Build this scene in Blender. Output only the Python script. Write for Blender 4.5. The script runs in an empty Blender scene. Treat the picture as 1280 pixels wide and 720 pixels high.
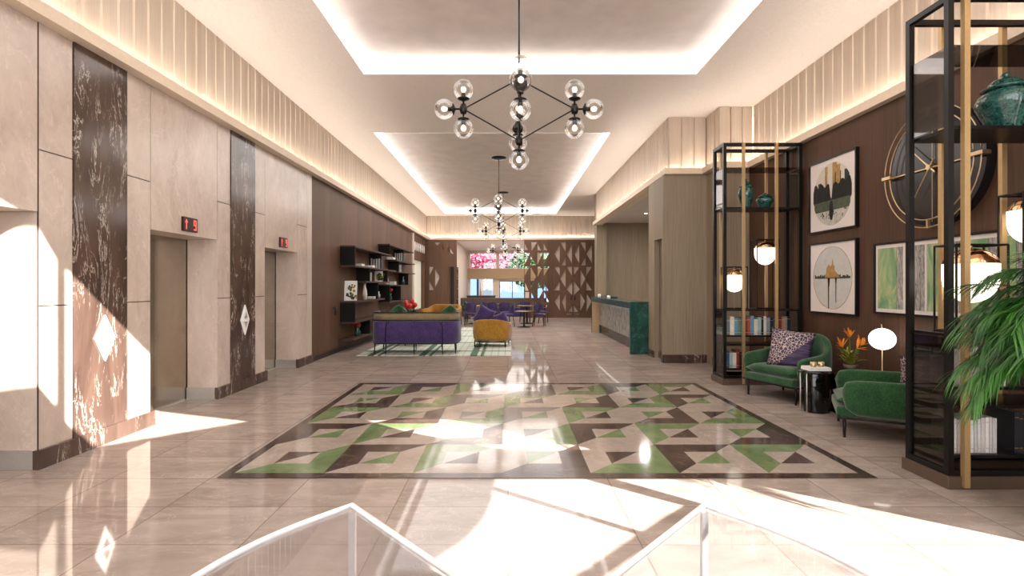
import bpy, bmesh, math, random
from mathutils import Vector, Matrix
random.seed(7)
PI = math.pi
C = bpy.context.scene.collection
D_ = bpy.data
F = 660.0
CX, CY, EYE = 635.0, 357.0, 1.6
def P(px, py, D):
    return Vector(((px-CX)*D/F, D, EYE-(py-CY)*D/F))
def lin(c):
    c = c/255.0
    return c/12.92 if c <= .04045 else ((c+.055)/1.055)**2.4
def S(r, g, b, a=1): return (lin(r), lin(g), lin(b), a)

# ------------------------------------------------------------------ materials
def new_mat(name):
    m = D_.materials.new(name); m.use_nodes = True
    nt = m.node_tree; b = nt.nodes['Principled BSDF']
    return m, nt, b
def N(nt, t, **kw):
    n = nt.nodes.new(t)
    for k, v in kw.items():
        if k.startswith('i_'):
            n.inputs[k[2:].replace('_', ' ')].default_value = v
        else: setattr(n, k, v)
    return n
def L(nt, a, b): nt.links.new(a, b)
def coords(nt, scale=(1, 1, 1), rot=(0, 0, 0)):
    tc = N(nt, 'ShaderNodeTexCoord'); mp = N(nt, 'ShaderNodeMapping')
    mp.inputs['Scale'].default_value = scale; mp.inputs['Rotation'].default_value = rot
    L(nt, tc.outputs['Object'], mp.inputs['Vector']); return mp.outputs['Vector']
def ramp(nt, fac, stops):
    r = N(nt, 'ShaderNodeValToRGB'); cr = r.color_ramp
    while len(cr.elements) < len(stops): cr.elements.new(.5)
    for e, (p, c) in zip(cr.elements, stops): e.position = p; e.color = c
    L(nt, fac, r.inputs['Fac']); return r.outputs['Color']
def noise(nt, vec, scale, detail=4, rough=.55, dist=0.0):
    n = N(nt, 'ShaderNodeTexNoise'); n.inputs['Scale'].default_value = scale
    n.inputs['Detail'].default_value = detail; n.inputs['Roughness'].default_value = rough
    n.inputs['Distortion'].default_value = dist; L(nt, vec, n.inputs['Vector']); return n.outputs['Fac']
def bump(nt, b, h, strength=.2, dist=.01):
    n = N(nt, 'ShaderNodeBump'); n.inputs['Strength'].default_value = strength
    n.inputs['Distance'].default_value = dist; L(nt, h, n.inputs['Height']); L(nt, n.outputs['Normal'], b.inputs['Normal'])
def mixc(nt, fac, a, b, mode='MIX'):
    m = N(nt, 'ShaderNodeMix', data_type='RGBA', blend_type=mode)
    for s, v in ((0, fac), (6, a), (7, b)):
        if hasattr(v, 'links') or hasattr(v, 'is_linked'): L(nt, v, m.inputs[s])
        else: m.inputs[s].default_value = v
    return m.outputs[2]
def math_(nt, op, a, b=None, c=None):
    m = N(nt, 'ShaderNodeMath', operation=op)
    for s, v in enumerate((a, b, c)):
        if v is None: continue
        if hasattr(v, 'is_linked'): L(nt, v, m.inputs[s])
        else: m.inputs[s].default_value = v
    return m.outputs[0]

def plain(name, col, rough=.5, metal=0, spec=.5, nz=0, nscale=30, bmp=0, coat=0):
    m, nt, b = new_mat(name)
    b.inputs['Base Color'].default_value = col; b.inputs['Roughness'].default_value = rough
    b.inputs['Metallic'].default_value = metal; b.inputs['Specular IOR Level'].default_value = spec
    b.inputs['Coat Weight'].default_value = coat
    v = coords(nt); f = noise(nt, v, nscale, 3)
    k = max(nz, .04)
    lo = tuple(c*(1-k) for c in col[:3])+(1,); hi = tuple(min(1, c*(1+k)) for c in col[:3])+(1,)
    L(nt, ramp(nt, f, [(.3, lo), (.7, hi)]), b.inputs['Base Color'])
    if bmp: bump(nt, b, f, bmp, .004)
    return m
def fabric(name, c0, c1, scale=60, b_=.5):
    m, nt, b = new_mat(name)
    v = coords(nt); f = noise(nt, v, scale, 5, .7); g = noise(nt, v, 5, 2)
    mx = math_(nt, 'ADD', math_(nt, 'MULTIPLY', f, .7), math_(nt, 'MULTIPLY', g, .3))
    L(nt, ramp(nt, mx, [(.36, c0), (.64, c1)]), b.inputs['Base Color'])
    b.inputs['Roughness'].default_value = .85; b.inputs['Sheen Weight'].default_value = .3
    b.inputs['Specular IOR Level'].default_value = .2
    bump(nt, b, f, b_, .004); return m
def wood(name, c0, c1, axis='Y', plank=.22, rough=.55, grain=1.0):
    """vertical grain with planks along world axis"""
    m, nt, b = new_mat(name)
    tc = N(nt, 'ShaderNodeTexCoord'); sp = N(nt, 'ShaderNodeSeparateXYZ'); L(nt, tc.outputs['Object'], sp.inputs[0])
    u = math_(nt, 'ADD', sp.outputs['X'], sp.outputs['Y'])
    pk = math_(nt, 'FLOOR', math_(nt, 'DIVIDE', u, plank))
    wn = N(nt, 'ShaderNodeTexWhiteNoise', noise_dimensions='1D'); L(nt, pk, wn.inputs['W'])
    cb = N(nt, 'ShaderNodeCombineXYZ'); L(nt, math_(nt, 'MULTIPLY', u, 38.0*grain), cb.inputs[0])
    L(nt, math_(nt, 'MULTIPLY', pk, 3.7), cb.inputs[1]); L(nt, math_(nt, 'MULTIPLY', sp.outputs['Z'], 1.3), cb.inputs[2])
    f = noise(nt, cb.outputs[0], 1.0, 5, .6, .3)
    mx = math_(nt, 'ADD', math_(nt, 'MULTIPLY', f, .75), math_(nt, 'MULTIPLY', wn.outputs['Value'], .25))
    L(nt, ramp(nt, mx, [(.28, c0), (.75, c1)]), b.inputs['Base Color'])
    b.inputs['Roughness'].default_value = rough; b.inputs['Specular IOR Level'].default_value = .3
    bump(nt, b, f, .08, .003); return m
def beige_marble(name, a, b2, rough=.25, scale=1.6):
    m, nt, b = new_mat(name)
    v = coords(nt, (1, 1, .6)); f = noise(nt, v, scale, 8, .62, .6); g = noise(nt, v, 9, 6, .7, .8)
    mx = math_(nt, 'ADD', math_(nt, 'MULTIPLY', f, .65), math_(nt, 'MULTIPLY', g, .35))
    base = ramp(nt, mx, [(.3, a), (.7, b2)])
    r = math_(nt, 'ABSOLUTE', math_(nt, 'SUBTRACT', noise(nt, v, 1.1, 7, .6, 1.6), .5))
    vein = ramp(nt, r, [(0, (1, 1, 1, 1)), (.006, (0, 0, 0, 1))])
    bw = N(nt, 'ShaderNodeRGBToBW'); L(nt, vein, bw.inputs[0])
    col = mixc(nt, math_(nt, 'MULTIPLY', bw.outputs[0], .25), base, S(245, 232, 222))
    L(nt, col, b.inputs['Base Color']); b.inputs['Roughness'].default_value = rough
    return m
def dark_marble(name, a, b2, veincol, rough=.18, vs=2.4, vw=.014, stretch=.45):
    m, nt, b = new_mat(name)
    v = coords(nt, (1, 1, stretch)); f = noise(nt, v, 3, 6, .6, .5)
    base = ramp(nt, f, [(.3, a), (.7, b2)])
    r = math_(nt, 'ABSOLUTE', math_(nt, 'SUBTRACT', noise(nt, v, vs, 8, .68, 2.2), .5))
    vein = ramp(nt, r, [(0, (1, 1, 1, 1)), (vw, (0, 0, 0, 1))])
    msk = ramp(nt, noise(nt, v, 6, 3), [(.46, (0, 0, 0, 1)), (.58, (1, 1, 1, 1))])
    w = N(nt, 'ShaderNodeRGBToBW'); L(nt, mixc(nt, 1.0, vein, msk, 'MULTIPLY'), w.inputs[0])
    L(nt, mixc(nt, w.outputs[0], base, veincol), b.inputs['Base Color'])
    b.inputs['Roughness'].default_value = rough; return m
def emit(name, col, st):
    m, nt, b = new_mat(name)
    b.inputs['Base Color'].default_value = col; b.inputs['Emission Color'].default_value = col
    b.inputs['Emission Strength'].default_value = st; return m
def glassy(name, tint, gloss=.12, rough=.02, fk=.6):
    m, nt, b = new_mat(name); nt.nodes.remove(b)
    t = N(nt, 'ShaderNodeBsdfTransparent'); t.inputs[0].default_value = tint
    g = N(nt, 'ShaderNodeBsdfGlossy'); g.inputs['Roughness'].default_value = rough; g.inputs[0].default_value = (1, 1, 1, 1)
    lw = N(nt, 'ShaderNodeLayerWeight'); lw.inputs['Blend'].default_value = .35
    fr = math_(nt, 'MULTIPLY_ADD', lw.outputs['Fresnel'], fk, gloss)
    mx = N(nt, 'ShaderNodeMixShader'); L(nt, fr, mx.inputs[0]); L(nt, t.outputs[0], mx.inputs[1]); L(nt, g.outputs[0], mx.inputs[2])
    L(nt, mx.outputs[0], nt.nodes['Material Output'].inputs[0]); return m

def floor_mat():
    m, nt, b = new_mat('polished_floor')
    tc = N(nt, 'ShaderNodeTexCoord'); sp = N(nt, 'ShaderNodeSeparateXYZ'); L(nt, tc.outputs['Object'], sp.inputs[0])
    tx, ty = .8233, .5575
    u = math_(nt, 'DIVIDE', math_(nt, 'ADD', sp.outputs['X'], 2.47+40*tx), tx)
    v = math_(nt, 'DIVIDE', math_(nt, 'SUBTRACT', sp.outputs['Y'], 3.26-40*ty), ty)
    fu, fv = math_(nt, 'FRACT', u), math_(nt, 'FRACT', v)
    du = math_(nt, 'MULTIPLY', math_(nt, 'MINIMUM', fu, math_(nt, 'SUBTRACT', 1.0, fu)), tx)
    dv = math_(nt, 'MULTIPLY', math_(nt, 'MINIMUM', fv, math_(nt, 'SUBTRACT', 1.0, fv)), ty)
    g = math_(nt, 'LESS_THAN', math_(nt, 'MINIMUM', du, dv), .004)
    cb = N(nt, 'ShaderNodeCombineXYZ'); L(nt, math_(nt, 'FLOOR', u), cb.inputs[0]); L(nt, math_(nt, 'FLOOR', v), cb.inputs[1])
    wn = N(nt, 'ShaderNodeTexWhiteNoise', noise_dimensions='3D'); L(nt, cb.outputs[0], wn.inputs['Vector'])
    off = N(nt, 'ShaderNodeVectorMath', operation='MULTIPLY_ADD'); L(nt, wn.outputs['Color'], off.inputs[0])
    off.inputs[1].default_value = (9, 9, 9); L(nt, tc.outputs['Object'], off.inputs[2])
    mp = N(nt, 'ShaderNodeMapping'); mp.inputs['Scale'].default_value = (.8, 2.2, 1); L(nt, off.outputs[0], mp.inputs['Vector'])
    f = noise(nt, mp.outputs[0], 2.2, 8, .65, .7)
    f2 = math_(nt, 'ADD', math_(nt, 'MULTIPLY', f, .85), math_(nt, 'MULTIPLY', wn.outputs['Value'], .12))
    base = ramp(nt, f2, [(.32, S(140, 126, 118)), (.72, S(178, 163, 153))])
    r = math_(nt, 'ABSOLUTE', math_(nt, 'SUBTRACT', noise(nt, mp.outputs[0], 1.3, 7, .65, 1.8), .5))
    vn = N(nt, 'ShaderNodeRGBToBW'); L(nt, ramp(nt, r, [(0, (1, 1, 1, 1)), (.008, (0, 0, 0, 1))]), vn.inputs[0])
    base = mixc(nt, math_(nt, 'MULTIPLY', vn.outputs[0], .3), base, S(228, 212, 200))
    colr = mixc(nt, math_(nt, 'MULTIPLY', g, .6), base, S(84, 68, 60))
    nt.nodes.remove(b)
    df = N(nt, 'ShaderNodeBsdfDiffuse'); L(nt, colr, df.inputs[0])
    gl = N(nt, 'ShaderNodeBsdfGlossy'); gl.inputs['Roughness'].default_value = .05; gl.inputs[0].default_value = (1, 1, 1, 1)
    fr = N(nt, 'ShaderNodeFresnel'); fr.inputs[0].default_value = 1.5
    mx = N(nt, 'ShaderNodeMixShader'); L(nt, math_(nt, 'MULTIPLY_ADD', fr.outputs[0], .3, .09), mx.inputs[0])
    L(nt, df.outputs[0], mx.inputs[1]); L(nt, gl.outputs[0], mx.inputs[2]); L(nt, mx.outputs[0], nt.nodes['Material Output'].inputs[0])
    return m
def rug_mat():
    m, nt, b = new_mat('plaid_rug')
    tc = N(nt, 'ShaderNodeTexCoord'); sp = N(nt, 'ShaderNodeSeparateXYZ'); L(nt, tc.outputs['Object'], sp.inputs[0])
    def st(s, per, lo, hi):
        f = math_(nt, 'FRACT', math_(nt, 'DIVIDE', math_(nt, 'ADD', s, 50.0), per))
        return math_(nt, 'MULTIPLY', math_(nt, 'GREATER_THAN', f, lo), math_(nt, 'LESS_THAN', f, hi))
    X, Y = sp.outputs['X'], sp.outputs['Y']
    thin = math_(nt, 'MAXIMUM', st(X, .16, 0, .18), st(Y, .3, 0, .15))
    big = math_(nt, 'MAXIMUM', math_(nt, 'MAXIMUM', st(X, 1.17, 0, .13), st(X, 1.17, .2, .26)), st(Y, 1.9, 0, .08))
    c = mixc(nt, math_(nt, 'MULTIPLY', thin, .45), S(205, 210, 198), S(110, 140, 122))
    c = mixc(nt, math_(nt, 'MULTIPLY', big, .9), c, S(40, 84, 62))
    L(nt, c, b.inputs['Base Color']); b.inputs['Roughness'].default_value = .9
    bump(nt, b, noise(nt, tc.outputs['Object'], 120, 2), .5, .004); return m

M = {}
M['floor'] = floor_mat()
M['rug'] = rug_mat()
M['stone'] = beige_marble('beige_stone', S(176, 157, 144), S(216, 200, 187))
M['stone_lt'] = beige_marble('pale_stone', S(190, 174, 160), S(212, 198, 184), .3, 3)
M['seam'] = plain('dark_seam', S(70, 52, 44), .8)  # dark joint colour between the stone panels
M['dmarble'] = dark_marble('dark_marble', S(56, 42, 37), S(96, 75, 65), S(232, 216, 202), .16, 4.2, .013, .24)
M['bmarble'] = dark_marble('border_marble', S(52, 38, 34), S(80, 62, 54), S(170, 150, 136), .12, 3, .006, 1)
M['gmarble'] = dark_marble('inlay_green_marble', S(92, 112, 72), S(122, 140, 98), S(60, 78, 48), .08, 1.4, .008, 1)
M['lmarble'] = beige_marble('inlay_beige_marble', S(148, 134, 124), S(180, 166, 155), .08, 3)
M['deskgreen'] = dark_marble('green_marble', S(14, 46, 42), S(40, 88, 78), S(110, 150, 138), .15, 5, .01, 1)
M['brown'] = wood('walnut_panel', S(80, 57, 43), S(116, 85, 65), plank=.31)
M['brownR'] = wood('walnut_panel_dark', S(68, 47, 36), S(98, 70, 53), plank=.34)
M['shelfwood'] = wood('walnut_shelf', S(56, 38, 30), S(84, 60, 48))
M['oak'] = wood('pale_oak', S(128, 114, 96), S(160, 144, 122), plank=.6)
M['oakslat'] = wood('oak_slat', S(192, 176, 159), S(210, 196, 181), plank=.23)
M['ledge'] = plain('cream_ledge', S(226, 206, 184), .5)
M['ceil'] = plain('white_ceiling', S(244, 236, 230), .6)
M['plaster'] = plain('mottled_plaster', S(212, 202, 196), .7, nz=.08, nscale=2.2)
M['led'] = emit('warm_led', (1, .92, .83, 1), 40)
M['glow_soft'] = emit('gap_glow', (1, .94, .87, 1), 1.9)  # glow put into the slat gaps for their bright lines
M['cove'] = emit('cove_glow', (1, .94, .89, 1), 2.7)
M['steel'] = plain('brushed_steel', S(170, 158, 142), .16, .9, nz=.04)
M['steel_lt'] = plain('satin_steel', S(200, 198, 196), .3, .7)
M['black'] = plain('black_metal', S(22, 19, 18), .35, .4)
M['blackmatt'] = plain('black_lacquer_matt', S(16, 12, 11), .6, spec=.2)
M['blackgloss'] = plain('black_lacquer', S(10, 10, 10), .06, 0, .6)
M['brass'] = plain('brushed_brass', S(205, 180, 145), .32, 1)
M['brass_bar'] = plain('satin_brass_bar', S(190, 158, 112), .42, .55)
M['copper'] = plain('polished_copper', S(205, 160, 120), .15, 1)
M['smoke'] = glassy('smoked_glass', (.38, .36, .36, 1), .04)
M['clear'] = glassy('clear_glass', (.96, .96, .96, 1), .02)
M['globe'] = glassy('globe_glass', (.93, .92, .91, 1), .03)
M['tableglass'] = glassy('grey_tinted_glass', (.9, .91, .94, 1), .04, .02, .25)
M['winglass'] = glassy('window_glass', (.95, .97, .98, 1), .04)
M['white'] = plain('white_paint', S(240, 238, 234), .4)
M['whitebook'] = plain('white_cloth', S(214, 212, 210), .6)
M['paper'] = plain('paper', S(226, 218, 204), .8)
M['bulb'] = emit('warm_bulb', S(255, 226, 190), 1.8)
M['opal'] = emit('opal_glass', S(255, 246, 230), 2.2)
M['redled'] = emit('red_led', S(236, 104, 92), .8)
M['greenfab'] = fabric('green_velvet', S(20, 50, 29), S(50, 94, 55))
M['purplefab'] = fabric('purple_velvet', S(52, 38, 80), S(86, 66, 120), 40, .3)
M['mustard'] = fabric('mustard_velvet', S(140, 96, 30), S(186, 138, 56), 30, .3)
M['cane'] = fabric('woven_cane', S(120, 104, 76), S(160, 142, 108), 90)
M['darkwood'] = plain('dark_wood', S(44, 30, 25), .4, nz=.15)
M['plinth'] = plain('brown_plinth', S(84, 66, 54), .4)
M['jar'] = None
def jar_mat():
    m, nt, b = new_mat('teal_glaze')
    v = coords(nt); f = noise(nt, v, 26, 6, .75, 1)
    L(nt, ramp(nt, f, [(.38, S(10, 44, 42)), (.62, S(60, 108, 98))]), b.inputs['Base Color'])
    b.inputs['Roughness'].default_value = .07; b.inputs['Coat Weight'].default_value = .6; return m
M['jar'] = jar_mat()
def silver():
    m, nt, b = new_mat('hammered_silver')
    v = coords(nt, (1, 1, .6)); f = noise(nt, v, 3.5, 4, .5, 3)
    L(nt, ramp(nt, f, [(.35, S(120, 122, 118)), (.65, S(205, 206, 200))]), b.inputs['Base Color'])
    b.inputs['Metallic'].default_value = .6; b.inputs['Roughness'].default_value = .3; bump(nt, b, f, .9, .05); return m
M['silver'] = silver()
M['leaf'] = plain('palm_green', S(50, 104, 30), .4, nz=.35, nscale=6)
M['leaf2'] = plain('palm_dark', S(26, 74, 20), .45, nz=.3, nscale=6)
M['stem'] = plain('green_stem', S(70, 104, 40), .6)
M['terracotta'] = plain('grey_planter', S(110, 104, 98), .6)
M['soil'] = plain('soil', S(50, 38, 30), .95, nz=.4, bmp=.6)
M['orange'] = plain('orange_petal', S(226, 138, 44), .5, nz=.25, nscale=14)
M['yelgreen'] = plain('yellow_green_leaf', S(132, 132, 34), .5, nz=.3, nscale=14)
M['red'] = plain('red_petal', S(196, 40, 36), .5)
M['pink'] = plain('blossom_pink', S(196, 104, 130), .8, nz=.25, nscale=3)
M['tree'] = plain('tree_green', S(66, 104, 56), .8, nz=.3, nscale=3)
M['bark'] = plain('bark', S(90, 66, 54), .9, bmp=.4)
M['skywall'] = plain('pale_facade', S(66, 88, 118), .8)
M['pave'] = plain('paving', S(120, 124, 130), .8)
M['tan'] = plain('tan_fascia', S(178, 148, 112), .6, nz=.08)
M['cushion'] = None
def patt_cushion():
    m, nt, b = new_mat('patterned_cushion')
    v = coords(nt); vo = N(nt, 'ShaderNodeTexVoronoi', feature='DISTANCE_TO_EDGE'); vo.inputs['Scale'].default_value = 26
    L(nt, v, vo.inputs['Vector'])
    line = math_(nt, 'LESS_THAN', vo.outputs['Distance'], .055)
    sp = N(nt, 'ShaderNodeSeparateXYZ'); L(nt, v, sp.inputs[0])
    dg = math_(nt, 'SUBTRACT', sp.outputs['X'], math_(nt, 'MULTIPLY', sp.outputs['Z'], .9))
    msk = math_(nt, 'LESS_THAN', dg, .08)
    wv = noise(nt, coords(nt, (1, 1, 12)), 6, 2)
    base = ramp(nt, wv, [(.4, S(48, 30, 66)), (.7, S(92, 76, 108))])
    L(nt, mixc(nt, math_(nt, 'MULTIPLY', line, msk), base, S(206, 186, 168)), b.inputs['Base Color'])
    b.inputs['Roughness'].default_value = .7; return m
M['cushion'] = patt_cushion()

# ------------------------------------------------------------------ mesh helpers
def BM(): return bmesh.new()
def box(bm, x0, x1, y0, y1, z0, z1, mi=0, bev=0):
    vs = [bm.verts.new(p) for p in ((x0,y0,z0),(x1,y0,z0),(x1,y1,z0),(x0,y1,z0),(x0,y0,z1),(x1,y0,z1),(x1,y1,z1),(x0,y1,z1))]
    fs = [bm.faces.new([vs[i] for i in q]) for q in ((0,3,2,1),(4,5,6,7),(0,1,5,4),(1,2,6,5),(2,3,7,6),(3,0,4,7))]
    for f in fs: f.material_index = mi
    if bev:
        es = list({e for f in fs for e in f.edges})
        bmesh.ops.bevel(bm, geom=es, offset=bev, segments=3, profile=.5, affect='EDGES')
    return vs
def tube(bm, p0, p1, r, n=8, r2=None, mi=0):
    p0, p1 = Vector(p0), Vector(p1); d = p1-p0
    if d.length < 1e-6: return
    q = d.to_track_quat('Z', 'Y'); r2 = r if r2 is None else r2
    a = [bm.verts.new(p0+q@Vector((r*math.cos(2*PI*i/n), r*math.sin(2*PI*i/n), 0))) for i in range(n)]
    b = [bm.verts.new(p1+q@Vector((r2*math.cos(2*PI*i/n), r2*math.sin(2*PI*i/n), 0))) for i in range(n)]
    for i in range(n):
        f = bm.faces.new((a[i], a[(i+1) % n], b[(i+1) % n], b[i])); f.smooth = n > 6; f.material_index = mi
    bm.faces.new(a[::-1]).material_index = mi; bm.faces.new(b).material_index = mi
def path(bm, pts, r, n=8, closed=False):
    pts = [Vector(p) for p in pts]; rings = []; k = len(pts)
    for i, p in enumerate(pts):
        a = pts[(i-1) % k] if closed or i else p; b = pts[(i+1) % k] if closed or i < k-1 else p
        q = (b-a).to_track_quat('Z', 'Y')
        rings.append([bm.verts.new(p+q@Vector((r*math.cos(2*PI*j/n), r*math.sin(2*PI*j/n), 0))) for j in range(n)])
    for i in range(k if closed else k-1):
        A, B = rings[i], rings[(i+1) % k]
        for j in range(n):
            try: bm.faces.new((A[j], A[(j+1) % n], B[(j+1) % n], B[j])).smooth = True
            except ValueError: pass
    if not closed: bm.faces.new(rings[0][::-1]); bm.faces.new(rings[-1])
def sphere(bm, c, r, u=20, v=12, sx=1, sy=1, sz=1, z0=-1, z1=1, mi=0):
    lathe(bm, [(r*math.cos(a), r*math.sin(a)) for a in [math.asin(z0)+(math.asin(z1)-math.asin(z0))*i/v for i in range(v+1)]], u, c, (sx, sy, sz), mi)
def lathe(bm, prof, n=24, c=(0,0,0), sc=(1,1,1), mi=0):
    rings = []
    for r, z in prof:
        if r < 1e-5: rings.append([bm.verts.new((c[0], c[1], c[2]+z*sc[2]))])
        else: rings.append([bm.verts.new((c[0]+r*math.cos(2*PI*i/n)*sc[0], c[1]+r*math.sin(2*PI*i/n)*sc[1], c[2]+z*sc[2])) for i in range(n)])
    for A, B in zip(rings, rings[1:]):
        for i in range(n):
            j = (i+1) % n
            if len(A) == 1 and len(B) == 1: continue
            if len(A) == 1: f = bm.faces.new((A[0], B[j], B[i]))
            elif len(B) == 1: f = bm.faces.new((A[i], A[j], B[0]))
            else: f = bm.faces.new((A[i], A[j], B[j], B[i]))
            f.smooth = True; f.material_index = mi
def prism(bm, pts, f3, t0, t1, mi=0):
    """polygon pts (a,b) extruded from t0 to t1, f3(a,b,t)->xyz"""
    A = [bm.verts.new(f3(a, b, t0)) for a, b in pts]; B = [bm.verts.new(f3(a, b, t1)) for a, b in pts]
    n = len(pts)
    for i in range(n): bm.faces.new((A[i], A[(i+1) % n], B[(i+1) % n], B[i])).material_index = mi
    bm.faces.new(A[::-1]).material_index = mi; bm.faces.new(B).material_index = mi
def cells(bm, xs, ys, holes, f):
    """grid cells of [xs]x[ys] not inside a hole"""
    X = sorted(set(list(xs)+[h[0] for h in holes]+[h[1] for h in holes])); Y = sorted(set(list(ys)+[h[2] for h in holes]+[h[3] for h in holes]))
    X = [x for x in X if xs[0] <= x <= xs[1]]; Y = [y for y in Y if ys[0] <= y <= ys[1]]
    for a, b in zip(X, X[1:]):
        for c, d in zip(Y, Y[1:]):
            mx, my = (a+b)/2, (c+d)/2
            if any(h[0] < mx < h[1] and h[2] < my < h[3] for h in holes): continue
            f(a, b, c, d)
def holed(name, outer, holes, thick, f3, mat, parent=None):
    """flat sheet with polygon holes, real thickness; f3 maps (u,v,w) to xyz"""
    cu = D_.curves.new(name+'_c', 'CURVE'); cu.dimensions = '2D'; cu.fill_mode = 'BOTH'; cu.extrude = thick/2
    for pl in [outer]+holes:
        s = cu.splines.new('POLY'); s.points.add(len(pl)-1); s.use_cyclic_u = True
        for p, (a, b) in zip(s.points, pl): p.co = (a, b, 0, 1)
    o = D_.objects.new(name+'_c', cu); C.objects.link(o)
    dg = bpy.context.evaluated_depsgraph_get(); me = D_.meshes.new_from_object(o.evaluated_get(dg))
    D_.objects.remove(o); me.name = name
    for v in me.vertices: v.co = f3(*v.co)
    me.materials.clear(); me.materials.append(mat)
    for p in me.polygons: p.use_smooth = False; p.material_index = 0
    ob = D_.objects.new(name, me); C.objects.link(ob); ob.parent = parent
    return ob
def obj(name, bm, mat, parent=None, loc=None, bevel=0, sub=0, label=None):
    if not isinstance(mat, (list, tuple)): mat = [mat]
    bmesh.ops.recalc_face_normals(bm, faces=bm.faces)
    me = D_.meshes.new(name); bm.to_mesh(me); bm.free()
    for m in mat: me.materials.append(m)
    o = D_.objects.new(name, me); C.objects.link(o); o.parent = parent
    if loc is not None: o.location = loc
    if bevel:
        b = o.modifiers.new('bevel', 'BEVEL'); b.width = bevel; b.segments = 2; b.limit_method = 'ANGLE'
    if sub:
        s = o.modifiers.new('sub', 'SUBSURF'); s.levels = s.render_levels = sub
        for p in me.polygons: p.use_smooth = True
    if label: o['label'] = label
    return o
def tag(o, label, cat, group=None):
    o['label'] = label; o['category'] = cat
    if group: o['group'] = group
    return o
def thing(name, label, cat, loc=(0,0,0), rz=0, group=None):
    o = D_.objects.new(name, None); C.objects.link(o); o.empty_display_size = .1
    o.location = loc; o.rotation_euler = (0, 0, rz); return tag(o, label, cat, group)
def struct(name, bm, mat, parent=None, **k):
    o = obj(name, bm, mat, parent, **k)
    if parent is None: o['kind'] = 'structure'
    return o
def kids(o): return [c for c in C.objects if c.parent == o]
def dup(root, loc, rz=None, label=None, group=None):
    r = root.copy(); C.objects.link(r); r.location = loc
    if rz is not None: r.rotation_euler = (0, 0, rz)
    if label: r['label'] = label
    if group: r['group'] = group
    for ch in kids(root):
        c = ch.copy(); C.objects.link(c); c.parent = r
        for g in kids(ch):
            d = g.copy(); C.objects.link(d); d.parent = c
    return r

# ------------------------------------------------------------------ room constants
XL, XR = -4.10, 4.78
ZW, ZL, ZC, ZK = 3.90, 4.02, 5.15, 5.43     # wall top, ledge top, ceiling, coffer top
Y0, YB = 2.1, 26.9                           # start of low ceiling, back wall
YF = -5.6                                    # entrance front
ZH = 8.9

bm = BM(); box(bm, -6, 7, YF, 40.4, -.1, 0); struct('floor', bm, M['floor'])

# floor medallion ----------------------------------------------------------
bm = BM()
mx0, mx1, my0, my1 = -2.42, 3.07, 4.38, 8.66
bw = .115
def quad(pts, mi, z=.004):
    f = bm.faces.new([bm.verts.new((p[0], p[1], z)) for p in pts]); f.material_index = mi
ix0, ix1, iy0, iy1 = mx0+.09, mx1-.09, my0+bw, my1-bw
quad([(mx0,my0),(mx1,my0),(ix1,iy0),(ix0,iy0)], 0); quad([(mx1,my0),(mx1,my1),(ix1,iy1),(ix1,iy0)], 0)
quad([(mx1,my1),(mx0,my1),(ix0,iy1),(ix1,iy1)], 0); quad([(mx0,my1),(mx0,my0),(ix0,iy0),(ix0,iy1)], 0)
seq = [('G','BR'), ('D','TL'), ('G','TL'), ('D','BR')]
cw, ch = (ix1-ix0)/7, (iy1-iy0)/5
for r in range(5):
    for c in range(7):
        col, ori = seq[(c+r) % 4]
        A = 1 if col == 'G' else 0; Cc = 0 if col == 'G' else 1
        def q(pts, mi): quad([(ix0+(c+u)*cw, iy0+(r+v)*ch) for u, v in pts], mi)
        a, b = .3, .71
        up, lo = (A, 2) if ori == 'TL' else (2, A)
        iu, il = (2, Cc) if ori == 'TL' else (Cc, 2)
        q([(0,0),(a,a),(a,b),(0,1)], up); q([(0,1),(a,b),(b,b),(1,1)], up)
        q([(0,0),(1,0),(b,a),(a,a)], lo); q([(1,0),(1,1),(b,b),(b,a)], lo)
        q([(a,a),(b,b),(a,b)], iu); q([(a,a),(b,a),(b,b)], il)
struct('floor_inlay', bm, [M['bmarble'], M['gmarble'], M['lmarble']])

# left lift wall -------------------------------------------------------------
gap = .011
DX = -4.52
OPEN = [(3.2, 4.61), (6.05, 7.45), (8.9, 10.29)]
HO = 2.24
panels = []
for a, b in OPEN: panels.append((a, b, HO, ZW))
for a, b in ((4.61, 4.98), (5.67, 6.05), (7.45, 7.80), (8.54, 8.90), (10.29, 10.78)):
    for z0, z1 in ((0, 1.42), (1.42, 2.79), (2.79, ZW)): panels.append((a, b, z0, z1))
for a, b in ((-5.6, -3), (-3, -.5), (-.5, 2.0), (2.0, 3.2)): panels.append((a, b, 0, ZW))
bm = BM()
for a, b, z0, z1 in panels: box(bm, DX, XL, a+(gap if a not in (4.61, 7.45, 10.29) else 0), b-(gap if b not in (6.05, 8.9) else 0), z0+(gap/2 if z0 else 0), z1-gap/2 if z1 < ZW else z1)
struct('wall_left', bm, M['stone'])
bm = BM()
for a, b, z0, z1 in panels:
    e0 = .05 if a in (4.61, 7.45, 10.29) else -.001; e1 = .05 if b in (6.05, 8.9, 3.2) else -.001
    box(bm, DX+.05, XL-.012, a+e0, b-e1, z0+(.03 if (a, b) in OPEN else .0), z1-.001)
struct('trim_1', bm, M['seam'])
bm = BM(); box(bm, XL-.006, XL+.002, 4.602, 4.612, .165, ZW); struct('trim_4', bm, M['seam'])
bm = BM()
for a, b in ((4.98, 5.67), (7.80, 8.54)): box(bm, DX, XL+.012, a, b, .16, ZW)
struct('trim_2', bm, M['dmarble'])
bm = BM()
for y in (4.61, 7.45, 10.29): box(bm, DX, XL-.002, y-.006, y+.002, .165, HO)
struct('trim_5', bm, M['stone'])
bm = BM(); box(bm, DX, XL, 10.78, 11.03, 0, ZW); struct('trim_3', bm, M['stone_lt'])
bm = BM()
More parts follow.
